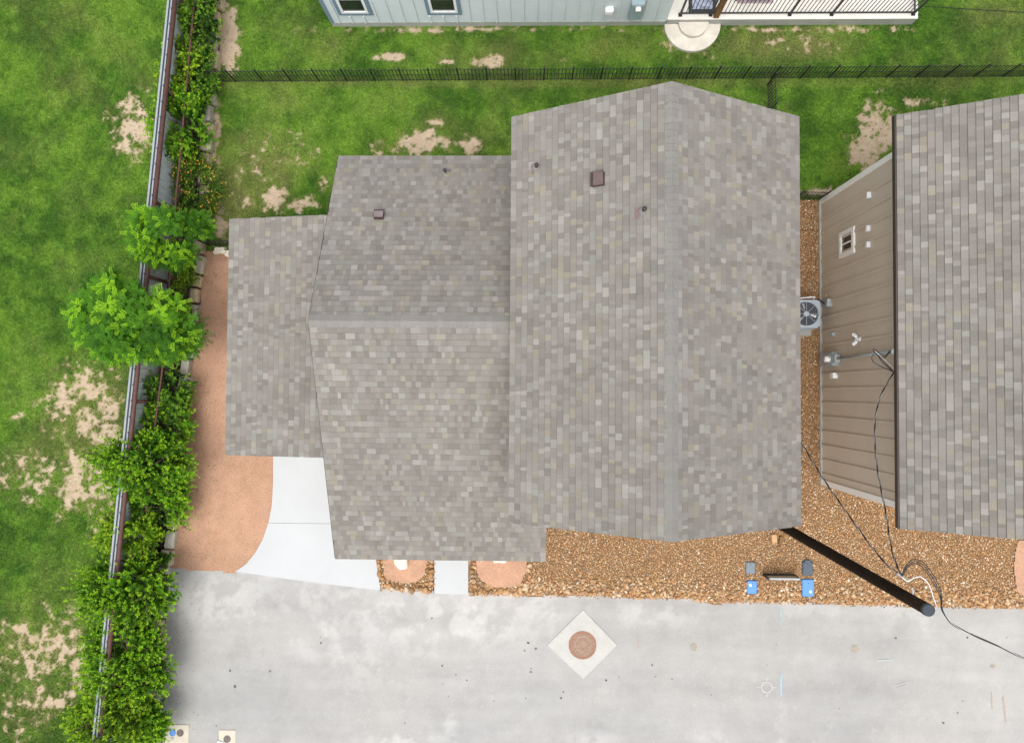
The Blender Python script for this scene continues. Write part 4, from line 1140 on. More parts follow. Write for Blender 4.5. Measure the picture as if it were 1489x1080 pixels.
cl = [at(px, py, 1.0) for px, py in ((286, -30), (279, 40), (262, 228), (257, 275), (237, 530), (225, 622), (206, 810), (190, 1000), (182, 1100))]
cf = empty('chain_link_fence', (cl[4].x, cl[4].y, 0), 'low brown chain link fence hidden among the shrubs in front of the metal fence', 'fence')
m = MB(); m.tube([(p.x, p.y, 1.0) for p in cl], 0.028, n=8); m.build('top_rail', M_RUST, cf, True)
mm = MB()
for a, b in zip(cl, cl[1:]):
    L = (Vector(b) - Vector(a)).length; n_ = max(1, int(L / .16))
    for k in range(n_):
        p = Vector(a).lerp(Vector(b), k / n_); q = Vector(a).lerp(Vector(b), min(1.0, (k + 5) / n_)); r_ = Vector(a).lerp(Vector(b), max(0.0, (k - 5) / n_))
        for e in (q, r_):
            d = Vector((e.x, e.y, .95)) - Vector((p.x, p.y, .05)); mm.cyl((p.x, p.y, .05), (e.x, e.y, .95), .0045, n=3, caps=False)
mm.build('wire_mesh', M_WIREMESH, cf)['kind'] = 'stuff'
for a, b in zip(cl, cl[1:]):
    L = (Vector(b) - Vector(a)).length
    for k in range(max(1, int(L / 2.2))):
        p = Vector(a).lerp(Vector(b), k / max(1, int(L / 2.2))); m = MB(); m.cyl((p.x, p.y, 0), (p.x, p.y, 1.03), .032, n=8); m.build('post', M_RUST, cf, True)

ed = empty('limestone_edging', (float(block_x(1.0)), 1.0, 0), 'row of rough cream limestone blocks edging the shrub bed', 'retaining wall')
bm = bmesh.new(); bmesh.ops.create_cube(bm, size=1.0); bmesh.ops.bevel(bm, geom=list(bm.edges), offset=.09, segments=1, affect='EDGES')
BLK = []
for k in range(6):
    b2 = bm.copy(); r8 = np.random.default_rng(500 + k)
    for v in b2.verts: v.co += Vector(r8.normal(0, .028, 3))
    me = bpy.data.meshes.new('block'); b2.to_mesh(me); b2.free(); me.materials.append((M_LIME, M_LIME2, M_LIME3)[k % 3]); BLK.append(me)
bm.free()
yy = 12.6
while yy > -11.5:
    ln = random.uniform(.34, .62); yc = yy - ln / 2
    xx = float(block_x(yc)); sl_ = math.atan2(float(block_x(yc + .2)) - float(block_x(yc - .2)), .4)
    o = link('block', random.choice(BLK), ed, keep=False)
    wd = random.uniform(.22, .33); ht = random.uniform(.20, .32)
    o.location = Vector((xx - .02 + random.uniform(-.05, .05), yc, ht / 2 - .03)) - ed.location
    o.rotation_euler = (0, 0, -sl_ + random.uniform(-.10, .10)); o.scale = (wd, ln - .05, ht)
    yy -= ln

def boulder(px, py, size, label, seed, m_=M_LIMEW):
    bm = bmesh.new(); bmesh.ops.create_icosphere(bm, subdivisions=3, radius=1.0); r8 = np.random.default_rng(seed); ph = r8.uniform(0, 6, 8)
    for v in bm.verts:
        c = v.co; n_ = 1 + .16 * math.sin(2.3 * c.x + ph[0]) * math.sin(2.1 * c.y + ph[1]) + .12 * math.sin(4 * c.x + ph[2]) + .10 * math.sin(4.5 * c.y + ph[3]) + .05 * math.sin(9 * c.x + ph[4]) * math.sin(8 * c.y + ph[5])
        v.co = Vector((max(-.8, min(.8, c.x)) * size[0], max(-.8, min(.8, c.y)) * size[1], max(-.7, min(.6, c.z)) * size[2])) * n_
    me = bpy.data.meshes.new('limestone_boulder'); bm.to_mesh(me); bm.free(); me.materials.append(m_)
    o = link('limestone_boulder', me); p = at(px, py, size[2] * .4); o.location = (p.x, p.y, size[2] * .4)
    tag(o, label, 'boulder')
boulder(582, 811, (.28, .30, .2), 'pale limestone boulder in the small pink bed between driveway and path', 1)
boulder(727, 809, (.24, .20, .18), 'flat pale limestone boulder half under the eave in the pink bed right of the path', 2)
boulder(320, 365, (.19, .12, .15), 'whitish boulder beside the shrubs at the iron fence stub', 3, M_LIMEW)
boulder(331, 369, (.10, .12, .10), 'small round cream stone against the lean-to eave', 4)
boulder(215, 1002, (.14, .28, .3), 'upright cream limestone boulder peeking out of the roadside shrub', 5)

# ================================================================== PLANTS
def quads_mesh(name, C0, D, Wv, lens, wids, cols, mat_):
    """leaf rhombs folded on the midrib: C0 base (n,3), D unit direction, Wv unit width direction"""
    n = len(C0)
    tip = C0 + D * lens[:, None]; mid = C0 + D * (lens * .45)[:, None]
    N = np.cross(D, Wv); fold = (wids * .25)[:, None] * N
    l = mid + Wv * (wids / 2)[:, None] + fold; r = mid - Wv * (wids / 2)[:, None] + fold
    V = np.stack([C0, l, tip, r], 1).reshape(-1, 3)
    b = np.arange(n) * 4
    F = np.concatenate([np.stack([b, b + 2, b + 1], 1), np.stack([b, b + 3, b + 2], 1)])
    return np_mesh(name, V, F, mat_, np.repeat(cols, 4, 0))
def norm(a): return a / (np.linalg.norm(a, axis=1)[:, None] + 1e-9)

PAL = {  # old leaf, mid leaf, new growth
    'crape': (np.array([0.048, 0.130, 0.012]), np.array([0.158, 0.375, 0.022]), np.array([0.350, 0.610, 0.028])),
    'dark': (np.array([0.034, 0.098, 0.016]), np.array([0.110, 0.255, 0.028]), np.array([0.250, 0.45, 0.035])),
    'lime': (np.array([0.070, 0.155, 0.012]), np.array([0.200, 0.390, 0.022]), np.array([0.42, 0.62, 0.032])),
    'ash': (np.array([0.040, 0.125, 0.012]), np.array([0.100, 0.270, 0.018]), np.array([0.27, 0.520, 0.022])),
    'lantana': (np.array([0.055, 0.130, 0.016]), np.array([0.110, 0.225, 0.026]), np.array([0.24, 0.35, 0.035]))}

def shrub(px, py, rx, ry, h, n_shoots, pal, label, name='shrub', leaf=.078, leaves=30, seed=0, pinnate=False, flowers=False, spread=1.0, group=None):
    """px, py, rx, ry: crown outline in the photo; h: height in metres"""
    rs = np.random.default_rng(1000 + seed)
    h = h if pinnate else h * (.86 if rx > 48 else .72)
    zc = h * 0.62
    c = at(px, py, zc); sc = F_PX / (CAM_H - zc)
    kx = 0.96 if pinnate else (1.32 if py < 300 else 1.13)
    RX, RY, RZ = kx * rx / sc, (kx - .08) * ry / sc, h * 0.42
    n_shoots = int(n_shoots * (2.7 if pinnate else 1.55))
    base = Vector((max(float(FENCE_X(c.y)) + .30, min(c.x, float(block_x(c.y)) - .3)), c.y, 0))
    root = empty(name, base, label, 'tree' if name.endswith('tree') else 'shrub', group)
    old, midc, new = PAL[pal]
    # shoot tips fill the crown, biased to the outside and the top; clumped
    ncl = max(8, n_shoots // 22)
    cd = norm(rs.normal(size=(ncl, 3))); cd[:, 2] = np.abs(cd[:, 2]) * .9 - .15; cd = norm(cd)
    cr = rs.uniform(.55, 1.0, ncl) ** .6
    idx = rs.integers(0, ncl, n_shoots)
    tipn = cd[idx] * cr[idx][:, None] + rs.normal(0, .17, (n_shoots, 3))
    ll = np.linalg.norm(tipn, axis=1); tipn *= np.minimum(1, rs.uniform(.92, 1.25, n_shoots) / ll)[:, None]
    tips = np.array([c.x, c.y, zc]) + tipn * np.array([RX, RY, RZ])
    tips[:, 2] = np.maximum(tips[:, 2], .18)
    starts = np.array(base[:])[None] + (tips - np.array(base[:])) * rs.uniform(.50, .78, (n_shoots, 1)) + rs.normal(0, .07, (n_shoots, 3)) * spread
    starts[:, 2] = np.maximum(starts[:, 2], .1)
    clumpc = rs.normal(0, .58, ncl)[idx]
    if pinnate:
        leaves_per = leaves
        # fronds radiate from each tip
        nf = 7
        T = np.repeat(tips, nf, 0); k = len(T)
        az = np.tile(np.arange(nf) * 2 * np.pi / nf, n_shoots) + np.repeat(rs.uniform(0, 6.28, n_shoots), nf) + rs.normal(0, .25, k)
        out = norm(np.repeat(tips - np.array([c.x, c.y, zc - .4 * RZ]), nf, 0))
        fdir = np.stack([np.cos(az), np.sin(az), rs.uniform(-.1, .55, k)], 1) + out * .7
        fdir = norm(fdir); fl_ = rs.uniform(.22, .36, k)
        newf = np.repeat(rs.random(n_shoots) < .42, nf) & (rs.random(k) < .6)
        shade = np.repeat(clumpc, nf) * 1.3 + rs.normal(0, .28, k)
        nl = 9
        u = np.linspace(.18, 1.0, nl)
        side = norm(np.cross(fdir, np.array([0, 0, 1.0])))
        Cs, Ds, Ws, Ls, Wd, Co = [], [], [], [], [], []
        for uu in u:
            p = T + fdir * (fl_ * uu)[:, None] - np.array([0, 0, 1.0]) * (fl_ * .35 * uu * uu)[:, None]
            for s in (-1, 1):
                d = norm(side * s * .85 + fdir * .55 + np.array([0, 0, -.12]) + rs.normal(0, .10, (k, 3)))
                wv = norm(np.cross(d, np.array([0, 0, 1.0])) + rs.normal(0, .18, (k, 3)))
                Cs.append(p); Ds.append(d); Ws.append(wv)
                Ls.append(leaf * (1.25 - .45 * uu) * rs.uniform(.85, 1.15, k)); Wd.append(leaf * .42 * rs.uniform(.85, 1.15, k))
                t = np.clip(.48 + shade * .6 + rs.normal(0, .08, k), 0, 1)[:, None]
                col = old + (midc - old) * t
                col = np.where(newf[:, None], new * rs.uniform(.8, 1.1, (k, 1)), col); Co.append(col)
        C0, D, Wv, lens, wids, cols = map(np.concatenate, (Cs, Ds, Ws, Ls, Wd, Co))
    else:
        k = leaves
        tt = rs.uniform(0.0, 1.0, (n_shoots, k)) ** .8
        ax = tips - starts; al = np.linalg.norm(ax, axis=1)
        bend = rs.normal(0, .10, (n_shoots, 3)); bend[:, 2] = -np.abs(bend[:, 2])
        P = starts[:, None] + ax[:, None] * tt[:, :, None] + bend[:, None] * (tt ** 2)[:, :, None]
        P = P.reshape(-1, 3); n = len(P)
        axn = np.repeat(norm(ax), k, 0)
        az = rs.uniform(0, 2 * np.pi, n)
        e1 = norm(np.cross(axn, np.array([.3, .2, .9]))); e2 = np.cross(axn, e1)
        D = norm(e1 * np.cos(az)[:, None] + e2 * np.sin(az)[:, None] + axn * .75 + np.array([0, 0, .12]))
        Wv = norm(np.cross(D, np.array([0, 0, 1.0])) + rs.normal(0, .35, (n, 3)))
        tf = tt.ravel()
        lens = leaf * rs.uniform(.7, 1.25, n) * (1.05 - .35 * tf); wids = lens * rs.uniform(.55, .75, n)
        sh = np.repeat(clumpc, k) + np.repeat(rs.normal(0, .20, n_shoots), k) + rs.normal(0, .12, n)
        t = np.clip(.42 + sh * .70, 0, 1)[:, None]
        col = old + (midc - old) * t
        young = sstep(.50, .95, tf + rs.normal(0, .08, n)) * np.repeat((rs.random(n_shoots) < .70) * rs.uniform(.5, 1.0, n_shoots), k)
        col = col + (new - col) * young[:, None]
        C0, cols = P, col * rs.uniform(.85, 1.15, (n, 1))
    link('crown', quads_mesh('crown', C0, D, Wv, lens, wids, np.clip(cols, .004, .6), M_LEAF), root)
    # trunk and limbs
    m = MB(); nst = 5 if not name.endswith('tree') else 3
    for q in range(nst):
        t = starts[rs.integers(0, n_shoots)]; a = Vector(base) + Vector((rs.normal(0, .07), rs.normal(0, .07), 0)); b = Vector(t); midp = a.lerp(b, .5) + Vector((0, 0, .12))
        r0 = .022 * h / 2 * (1.6 if name.endswith('tree') else 1)
        m.tube([a, a.lerp(midp, .5), midp, b], [r0, r0 * .85, r0 * .65, r0 * .4], n=7)
        for _ in range(7):
            e = Vector(tips[rs.integers(0, n_shoots)]); m.tube([b, b.lerp(e, .5) + Vector((0, 0, .03)), e], [r0 * .35, r0 * .25, .004], n=5)
    m.build('trunk', M_BARK, root, True)
    if flowers:
        sel = rs.choice(n_shoots, min(n_shoots, 110), replace=False)
        FC = tips[sel] + np.array([0, 0, .05]) + rs.normal(0, .04, (len(sel), 3)); pet = []; pc = []; K = 8
        F0 = np.repeat(FC, K, 0); az = np.tile(np.arange(K) * 2 * np.pi / K, len(sel)); n = len(F0)
        D = norm(np.stack([np.cos(az), np.sin(az), np.full(n, .35)], 1)); Wv = norm(np.stack([-np.sin(az), np.cos(az), np.zeros(n)], 1))
        pc = np.where(np.repeat(rs.random(len(sel)) < .7, K)[:, None], np.array([.62, .24, .02]), np.array([.62, .45, .07])) * rs.uniform(.8, 1.1, (n, 1))
        fo = link('blossoms', quads_mesh('blossoms', F0, D, Wv, np.full(n, .024), np.full(n, .018), pc, M_FLOWER), root); fo['kind'] = 'stuff'
    return root

GR = 'shrubs along the metal fence'
shrub(285, 22, 27, 55, 1.7, 300, 'dark', 'dark green shrub in the top corner beside the limestone blocks', seed=1, group=GR)
shrub(270, 12, 18, 22, 1.9, 90, 'lime', 'small yellow-green shrub against the metal fence at the top edge', seed=2, group=GR)
shrub(262, 92, 22, 40, 1.7, 210, 'lime', 'yellow-green shrub by the left end of the long iron fence', seed=3, group=GR)
shrub(288, 108, 22, 50, 1.3, 260, 'dark', 'dark leafy shrub touching the left end of the long iron fence', seed=4, group=GR)
shrub(262, 178, 37, 44, 2.0, 430, 'crape', 'round bright green shrub below the left end of the long iron fence', seed=5, group=GR)
shrub(282, 270, 34, 40, 1.1, 330, 'lantana', 'lantana shrub dotted with small orange and yellow blossoms', seed=6, flowers=True, leaf=.06, group=GR)
shrub(250, 345, 52, 38, 2.4, 95, 'ash', 'small feathery-leaved tree right below the orange-flowered shrub', name='ash_tree', seed=7, pinnate=True, leaf=.062)
shrub(212, 458, 88, 68, 3.1, 230, 'ash', 'largest feathery-leaved tree reaching over the metal fence onto the left lawn', name='ash_tree', seed=8, pinnate=True, leaf=.066)
shrub(270, 425, 22, 40, 1.4, 130, 'lime', 'thin olive-green shrub between the two feathery-leaved trees', seed=9, leaf=.045, group=GR)
shrub(244, 572, 32, 40, 1.6, 260, 'dark', 'dark green shrub just below the largest feathery-leaved tree', seed=10, group=GR)
shrub(240, 618, 36, 34, 1.5, 230, 'crape', 'mid green shrub with sprays leaning over the pink gravel', seed=11, group=GR)
shrub(205, 678, 62, 48, 2.3, 600, 'crape', 'widest bright green shrub spreading over fence and lawn left of the driveway', seed=12, group=GR)
shrub(232, 725, 40, 46, 1.9, 330, 'crape', 'bright green shrub beside the pink gravel opposite the driveway curve', seed=13, group=GR)
shrub(188, 775, 40, 38, 2.3, 280, 'lime', 'yellow-green shrub with gaps showing the dark fence beside the pink gravel', seed=14, group=GR)
shrub(212, 808, 30, 22, 1.0, 110, 'dark', 'low dark shrub at the corner where pink gravel meets the road', seed=15, group=GR)
shrub(178, 862, 66, 54, 2.4, 620, 'crape', 'broad green shrub at the corner of the road reaching far over the lawn', seed=16, group=GR)
shrub(182, 938, 49, 42, 2.1, 420, 'crape', 'narrow green shrub along the road above the upright boulder', seed=17, group=GR)
shrub(180, 985, 58, 42, 2.2, 480, 'crape', 'green shrub with the upright boulder at its road side', seed=18, group=GR)
shrub(158, 1040, 54, 50, 2.3, 480, 'lime', 'bright yellow-green shrub at the bottom edge over the lawn', seed=19, group=GR)
shrub(205, 1058, 40, 42, 1.9, 320, 'crape', 'green shrub at the bottom edge beside the round-lidded pad', seed=20, group=GR)

# fallen leaves on the gravel and the road beside the shrubs
nL = 420
yl = rng.uniform(-9.5, 3.8, nL); xl = block_x(yl) + .15 + np.abs(rng.normal(0, .55, nL)); al = rng.uniform(0, 6.28, nL)
Dl = np.stack([np.cos(al), np.sin(al), rng.uniform(-.05, .1, nL)], 1); Wl = norm(np.stack([-np.sin(al), np.cos(al), rng.normal(0, .2, nL)], 1))
cl_ = np.array([[.16, .085, .035], [.22, .14, .05], [.10, .13, .03], [.12, .07, .04]])[rng.integers(0, 4, nL)] * rng.uniform(.7, 1.2, (nL, 1))
tag(link('fallen_leaves', quads_mesh('fallen_leaves', np.stack([xl, yl, np.full(nL, .048)], 1), norm(Dl), Wl, rng.uniform(.02, .05, nL), rng.uniform(.012, .026, nL), cl_, M_LEAF)), 'brown fallen leaves scattered on the pink gravel along the shrubs', 'leaves', kind='stuff')

# ================================================================== ROAD FURNITURE AND MARKS
mh = at(847, 937)
man = empty('manhole', (mh.x, mh.y, 0), 'rusty round manhole cover in a pale diamond of concrete on the road', 'manhole')
dm = [at(847.5, 886), at(897, 937), at(848, 986), at(796, 937)]
MB().prism([(p.x, p.y) for p in dm], 0.0, 0.030).build('concrete_collar', M_COLLAR, man)
m = MB(); m.lathe((mh.x, mh.y, 0.025), [(0.385, 0.0), (0.385, 0.018), (0.335, 0.018), (0.33, 0.010)], 40, close=False); m.build('ring', M_IRONRUST, man)
m = MB(); m.lathe((mh.x, mh.y, 0.025), [(0.327, 0.0), (0.325, 0.012), (0.24, 0.012), (0.235, 0.007), (0.19, 0.007), (0.185, .013), (0.10, .013), (.095, .009), (0.01, .009)], 40, mi=0); m.build('cover', M_IRONPALE, man)
m = MB()
for r_, n_ in ((.285, 22), (.14, 10)):
    for k in range(n_):
        a = 2 * math.pi * k / n_; m.box((mh.x + r_ * math.cos(a), mh.y + r_ * math.sin(a), .040), (.055, .018, .008), a)
m.build('studs', M_IRONRUST, man)['kind'] = 'stuff'

def valve_pad(cx0, cy0, cx1, cy1, lids, label, z=0.035):
    a, b = at(cx0, cy0, 0), at(cx1, cy1, 0)
    root = empty('valve_pad', ((a.x + b.x) / 2, (a.y + b.y) / 2, 0), label, 'utility pad')
    MB().bbox(((a.x + b.x) / 2, (a.y + b.y) / 2, 0), (abs(b.x - a.x), abs(b.y - a.y), z), .008).build('concrete_pad', M_PADCON, root)
    for px, py, r_, m_ in lids:
        c = at(px, py, 0); m = MB(); m.lathe((c.x, c.y, z - .005), [(r_, 0), (r_, .016), (r_ * .86, .018), (r_ * .82, .012), (r_ * .3, .012), (r_ * .25, .017), (.004, .017)], 24); m.build('lid', m_, root)
    return root
valve_pad(241, 1052, 275, 1080, [(252, 1064, .088, M_BLUELID), (263, 1064, .098, M_DKIRON), (251.5, 1072, .045, M_GREYBOX)], 'cream concrete pad with a blue lid and a dark iron lid at the bottom edge')
vp = valve_pad(319, 1060, 343, 1086, [(331, 1073, .10, M_DKIRON)], 'cream concrete pad with a single dark iron lid at the bottom edge')
tgc = at(322, 1079); MB().box((tgc.x, tgc.y, .045), (.20, .07, .006), -.25).build('survey_tag', M_WHITE, vp)
MB().box((tgc.x, tgc.y + .045, .046), (.20, .016, .006), -.25).build('survey_tag', M_PAINTC, vp)

def lid_box(px, py, w_, d_, m_, label, dot=None, notch=False, rz=0.0):
    c = at(px, py, .03)
    root = empty('meter_box', (c.x, c.y, 0), label, 'meter box', rz=0)
    m = MB(); m.bbox((c.x, c.y, 0.0), (w_, d_, .075), .018, rz=rz)
    if notch: m.bbox((c.x, c.y + d_ / 2 + .01, 0.0), (w_ * .62, .10, .071), .018, rz=rz)
    m.build('lid', m_, root)
    m = MB(); m.bbox((c.x, c.y, -.02), (w_ + .03, d_ + .03, .06), .02, rz=rz); m.build('rim', M_SLATE, root)
    if dot:
        m = MB(); m.lathe((c.x + dot[0], c.y + dot[1], .070), [(.038, 0), (.038, .008), (.03, .010)], 16); m.build('reader_cap', M_WHITE, root)
    m = MB(); m.box((c.x, c.y + d_ * .3, .077), (.016, .03, .006)); m.build('pull_slot', M_DARKGAP, root)
lid_box(1091, 825, .26, .32, M_GREYLID, 'dusty light grey meter box lid beside the smaller blue lid')
lid_box(1174, 826, .28, .36, M_SLATE, 'dark slate meter box lid with a narrow neck in the rocks', notch=True)
lid_box(1093, 853, .27, .36, M_BLUELID, 'bright blue meter box lid with white cap, nearer the driveway side', dot=(-.05, .06))
lid_box(1174.5, 854, .32, .47, M_BLUELID, 'larger bright blue meter box lid nearer the pole', dot=(.06, -.10))
# low steel panel among the rocks
b0, b1 = at(1109, 834.5), at(1154, 836)
pn = empty('steel_barrier', ((b0.x + b1.x) / 2, b0.y, 0), 'low upright grey-brown steel panel with dark frame in the rocks between the blue lids', 'barrier')
ph_ = .52
MB().box(((b0.x + b1.x) / 2, b0.y, ph_ / 2), ((b1.x - b0.x) - .04, .015, ph_ - .06)).build('plate', mat('weathered_steel_plate', (.40, .37, .31), .6, metal=0, noise=(6, .35, 4)), pn)
for zz, hh_, mm_ in ((.03, .05, M_IRON), (.17, .025, M_IRON), (ph_ - .02, .04, M_GREYBOX)):
    MB().box(((b0.x + b1.x) / 2, b0.y + .006, zz), (b1.x - b0.x, .045, hh_)).build('rail', mm_, pn)
for p in (b0, b1):
    MB().box((p.x, b0.y, ph_ / 2), (.04, .04, ph_)).build('post', M_IRON, pn)
# tan block beside the pole
bl = at(1126, 783, .12)
wb = MB(); wb.bbox((bl.x, bl.y, 0), (.15, .24, .14), .012, rz=.08); tag(wb.build('wood_block', M_TANWOOD), 'raw tan wood block on the rocks under the pole beside the cottage eave', 'block')
wb = MB(); wb.bbox((bl.x + .20, bl.y - .05, 0), (.10, .22, .10), .012, rz=-.15); tag(wb.build('wood_block', M_WOODPOST), 'darker brown wood offcut right of the raw tan block', 'block')

# utility pole: leans a little
PT = at(1349, 886, 9.0); PBq = at(1073, 742, 0)
PBq = Vector((6.28, -3.20, 0))
pole = empty('utility_pole', PBq, 'dark brown wooden utility pole standing in the rocks at the cottage corner', 'utility pole')
m = MB(); K = 10; pts = [PBq.lerp(PT, k / K) for k in range(K + 1)]
m.tube(pts, [.122 - .030 * k / K for k in range(K + 1)], n=20); m.build('shaft', M_POLE, pole, True)
ax = (PT - PBq).normalized()
m = MB(); m.cyl(PT - ax * .02, PT + ax * .03, .100, .095, n=20); m.cyl(PT + ax * .03, PT + ax * .033, .095, .08, n=20); m.build('pole_cap', M_POLECAP, pole, True)
tg = at(1330, 874, 8.55); m = MB(); m.box((tg.x, tg.y, 8.62), (.04, .07, .05), .4); m.build('pole_tag', M_WHITE, pole)
m = MB(); e0 = at(1326, 858, 8.3); m.cyl(at(1327, 868, 8.3), at(1327, 855, 8.45), .012, n=6); m.build('bracket', M_CABLEWHITE, pole)

# wires
def curve(ctrl, n=14):
    P = [Vector(p) for p in ctrl]; out = []
    for i in range(len(P) - 1):
        p0, p1, p2, p3 = P[max(i - 1, 0)], P[i], P[i + 1], P[min(i + 2, len(P) - 1)]
        for k in range(n):
            t = k / n
            out.append(.5 * ((2 * p1) + (p2 - p0) * t + (2 * p0 - 5 * p1 + 4 * p2 - p3) * t * t + (3 * p1 - p0 - 3 * p2 + p3) * t ** 3))
    out.append(P[-1]); return out
def twisted(name, label, ctrl, r=.0075, period=.55, third=True):
    pts = curve(ctrl, 22); root = empty(name, pts[0], label, 'cable')
    s = 0; off = []
    for i, p in enumerate(pts):
        if i: s += (p - pts[i - 1]).length
        d = (pts[min(i + 1, len(pts) - 1)] - pts[max(i - 1, 0)]).normalized(); a = d.cross(Vector((0, 0, 1)))
        a = a.normalized() if a.length > 1e-4 else Vector((1, 0, 0)); b = d.cross(a); th = 2 * math.pi * s / period
        off.append((a, b, th))
    for k, m_ in enumerate((M_CABLE, M_CABLEW, M_CABLE) if third else (M_CABLE, M_CABLEW)):
        m = MB(); m.tube([p + (a * math.cos(th + 2.1 * k) + b * math.sin(th + 2.1 * k)) * r for p, (a, b, th) in zip(pts, off)], r * (.6 if m_ is M_CABLEW else 1.15), n=6); m.build('strand', m_, root, True)
    return root
J = at(1311, 838, 8.45)
twisted('service_cable', 'twisted black and silver cable sagging from the pole to the mast on the taupe wall', [J, at(1297, 800, 7.6), at(1288, 745, 6.7), at(1277, 690, 5.9), at(1272, 640, 5.3), at(1274, 600, 4.85), at(1283, 570, 4.5), at(1300, 541, 4.15)])
twisted('service_cable', 'twisted cable running from the pole and vanishing under the cottage eave', [J, at(1278, 808, 8.0), at(1235, 750, 7.0), at(1198, 697, 5.9), at(1166, 645, 4.75), at(1152, 622, 4.3)])
twisted('service_cable', 'twisted dark cable leaving the pole top towards the lower right corner', [at(1369, 882, 8.55), at(1372, 890, 8.5), at(1384, 906, 8.45), at(1410, 921, 8.4), at(1450, 938, 8.4), at(1489, 957, 8.45), at(1560, 990, 8.6)], period=1.1)
loops = empty('cable_loop', J, 'bundle of black drip loops with one white cable beside the pole top', 'cable')
for k in range(3):
    cp = [(1316, 834), (1322, 825), (1332, 819), (1344, 825), (1356, 842), (1365, 858), (1370, 872)]
    pp = [J]
    for q, (u_, v_) in enumerate(cp):
        g_ = k * 3.4 * math.sin(math.pi * (q + .6) / 7.4); du, dv = u_ - 1338, v_ - 856; dd = math.hypot(du, dv)
        pp.append(at(u_ + du / dd * g_ - 2, v_ + dv / dd * g_, 8.52 + .02 * k))
    pp.append(at(1369, 882, 8.55))
    m = MB(); m.tube(curve(pp, 8), .0075, n=6); m.build('strand', M_CABLE, loops, True)
m = MB(); m.tube(curve([J, at(1320, 845, 8.5), at(1329, 840, 8.5), at(1340, 839, 8.5), at(1351, 850, 8.5), at(1357, 868, 8.55), at(1361, 880, 8.6), at(1358, 888, 8.7)], 10), .008, n=6); m.build('white_strand', M_CABLEWHITE, loops, True)
m = MB(); m.cyl(J + Vector((-.07, .05, 0)), J + Vector((.09, -.06, 0)), .014, n=8); m.build('splice', M_GREYBOX, loops)
# drip loop at the weatherhead: parts of the neighbouring house's service
E = at(1300, 541, 4.15); hd = Vector((nX - .10, mt.y, mt.z))
dl = empty('drip_loop', hd, 'tangle of black wires looping at the mast head under the taupe wall eave', 'cable')
for pts_ in ([hd, at(1294, 510, 4.1), at(1287, 517, 4.05), at(1277, 512, 4.0), at(1271, 507, 4.0), at(1271, 512, 4.0), at(1280, 520, 4.0), at(1300, 541, 4.15)],
             [hd, at(1292, 514, 4.1), at(1284, 519, 4.0), at(1275, 514, 4.0), at(1268, 518, 3.95), at(1270, 526, 3.95), at(1280, 532, 4.0), at(1300, 541, 4.15)],
             [hd, at(1293, 512, 4.1), at(1286, 521, 4.0), at(1278, 516, 4.0), at(1281, 524, 3.95), at(1290, 533, 4.05), at(1300, 541, 4.15)]):
    m = MB(); m.tube(curve(pts_, 8), .009, n=6); m.build('strand', M_CABLE, dl, True)
m = MB(); m.tube(curve([at(1273, 511, 4.0), at(1284, 521, 4.05), at(1300, 536, 4.15)], 8), .006, n=6); m.build('white_strand', M_CABLEWHITE, dl, True)
gw = MB(); gw.tube([at(1345, 9.5, .05), at(1400, 13, .05), at(1489, 18, .05), at(1560, 22, .05)], .008, n=5); tag(gw.build('dark_lawn_line', M_CABLE), 'thin dark line lying across the lawn right of the porch', 'cable')  # thin dark line drawn across the lawn

# flat marks on the road: parts of the road
def mark(poly, m_, name='paint_mark', z=.0245):
    me = MB().add([(p[0], p[1], z) for p in poly], [tuple(range(len(poly)))]); me.build(name, m_, road)
def stroke(px0, py0, px1, py1, wpx, m_, name='paint_mark'):
    a, b = at(px0, py0), at(px1, py1); d = (b - a); n_ = Vector((-d.y, d.x, 0)).normalized() * (wpx / 51.6 / 2)
    K = 9; up, dn = [], []
    for k in range(K + 1):
        p = a.lerp(b, k / K); j = random.uniform(.7, 1.15); up.append(p + n_ * j); dn.append(p - n_ * random.uniform(.7, 1.15))
    mark(up + dn[::-1], m_, name)
stroke(1135, 978, 1135.5, 1011, 3.0, M_PAINTC); stroke(1134.5, 879, 1135, 909, 1.6, M_PAINTC); stroke(1273, 960, 1300, 958, 1.8, M_PAINTG); stroke(884, 939, 892, 936, 2.2, M_PAINTC)
stroke(1302, 995, 1322, 990, .9, M_PAINTW); stroke(1304, 999, 1318, 996, .8, M_PAINTW)
ring = []; c = at(1114.5, 998)
for k in range(20):
    a0, a1 = 2 * math.pi * k / 20, 2 * math.pi * (k + 1) / 20; r0, r1 = 8.3 / 51.6, 6.6 / 51.6
    ring.append([(c.x + r * math.cos(a), c.y + r * math.sin(a)) for r, a in ((r0, a0), (r0, a1), (r1, a1), (r1, a0))])
m = MB()
for q in ring: m.add([(x_, y_, .0245) for x_, y_ in q], [(0, 1, 2, 3)])
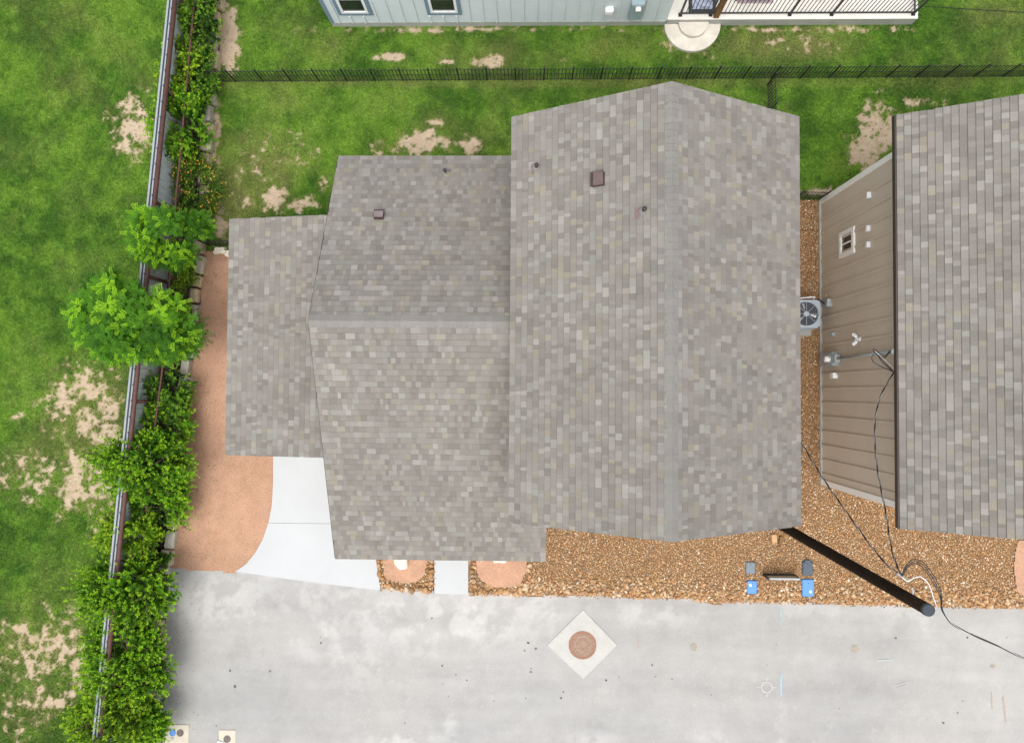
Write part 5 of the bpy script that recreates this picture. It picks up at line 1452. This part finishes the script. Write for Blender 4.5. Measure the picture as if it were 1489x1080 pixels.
for dx, dy in ((1, 0), (-1, 0), (0, 1), (0, -1)):
    a = Vector((c.x + dx * 9 / 51.6, c.y + dy * 9 / 51.6, .0245)); b = Vector((c.x + dx * 14 / 51.6, c.y + dy * 14 / 51.6, .0245)); n_ = Vector((-dy, dx, 0)) * .014
    m.add([a + n_, b + n_, b - n_, a - n_], [(0, 1, 2, 3)])
m.build('paint_mark', M_PAINTW, road)
def blot(px, py, rpx, m_, name='oil_spot', sq=1.0):
    rpx *= .85 if name == 'oil_spot' else 1; c = at(px, py); n_ = 11; ph = [random.uniform(.65, 1.2) for _ in range(n_)]
    mark([(c.x + rpx / 51.6 * ph[k] * math.cos(2 * math.pi * k / n_), c.y + rpx / 51.6 * sq * ph[k] * math.sin(2 * math.pi * k / n_)) for k in range(n_)], m_, name)
for px, py, r_ in ((467, 934, 1.8), (466, 926, .9), (335, 974, 2.0), (342, 997, 2.6), (393, 975, 1.7), (628, 898, 1.5), (643, 967, 1.7), (663, 980, 1.2), (679, 988, 1.5), (644, 993, 1.0), (718, 1018, 1.0), (768, 934, 2.0), (763, 945, 1.7), (779, 942, 2.0), (772, 971, 1.0), (772, 976, 1.6), (819, 1005, 1.6), (816, 1014, 1.7), (881, 988, 1.8), (948, 966, 1.8), (953, 983, 1.1), (977, 986, 1.2), (1302, 927, 1.9), (1406, 926, 1.7), (1413, 921, 1.2), (1034, 1009, 1.1), (1115, 966, .9), (1371, 1050, 2.0), (1392, 1035, 1.2), (1399, 1018, 1.0), (652, 1011, 1.0), (589, 1050, 1.2), (315, 1054, 1.2), (1463, 926, 1.0), (1220, 1029, 1.0), (1128, 936, .9), (764, 1014, 1.1), (900, 983, .9)):
    blot(px, py, r_, M_OIL)
for px, py, r_ in ((1008.5, 940, 5.5), (1243, 943, 5.5), (1443, 968, 3.2)):
    blot(px, py, r_, M_STAIN, 'water_stain')
stroke(1458, 1012, 1462, 1048, 2.4, M_RUSTSTAIN, 'rust_streak'); stroke(1441, 1006, 1442, 1030, 1.6, M_RUSTSTAIN, 'rust_streak'); stroke(927, 925, 928, 940, 1.4, M_RUSTSTAIN, 'rust_streak')
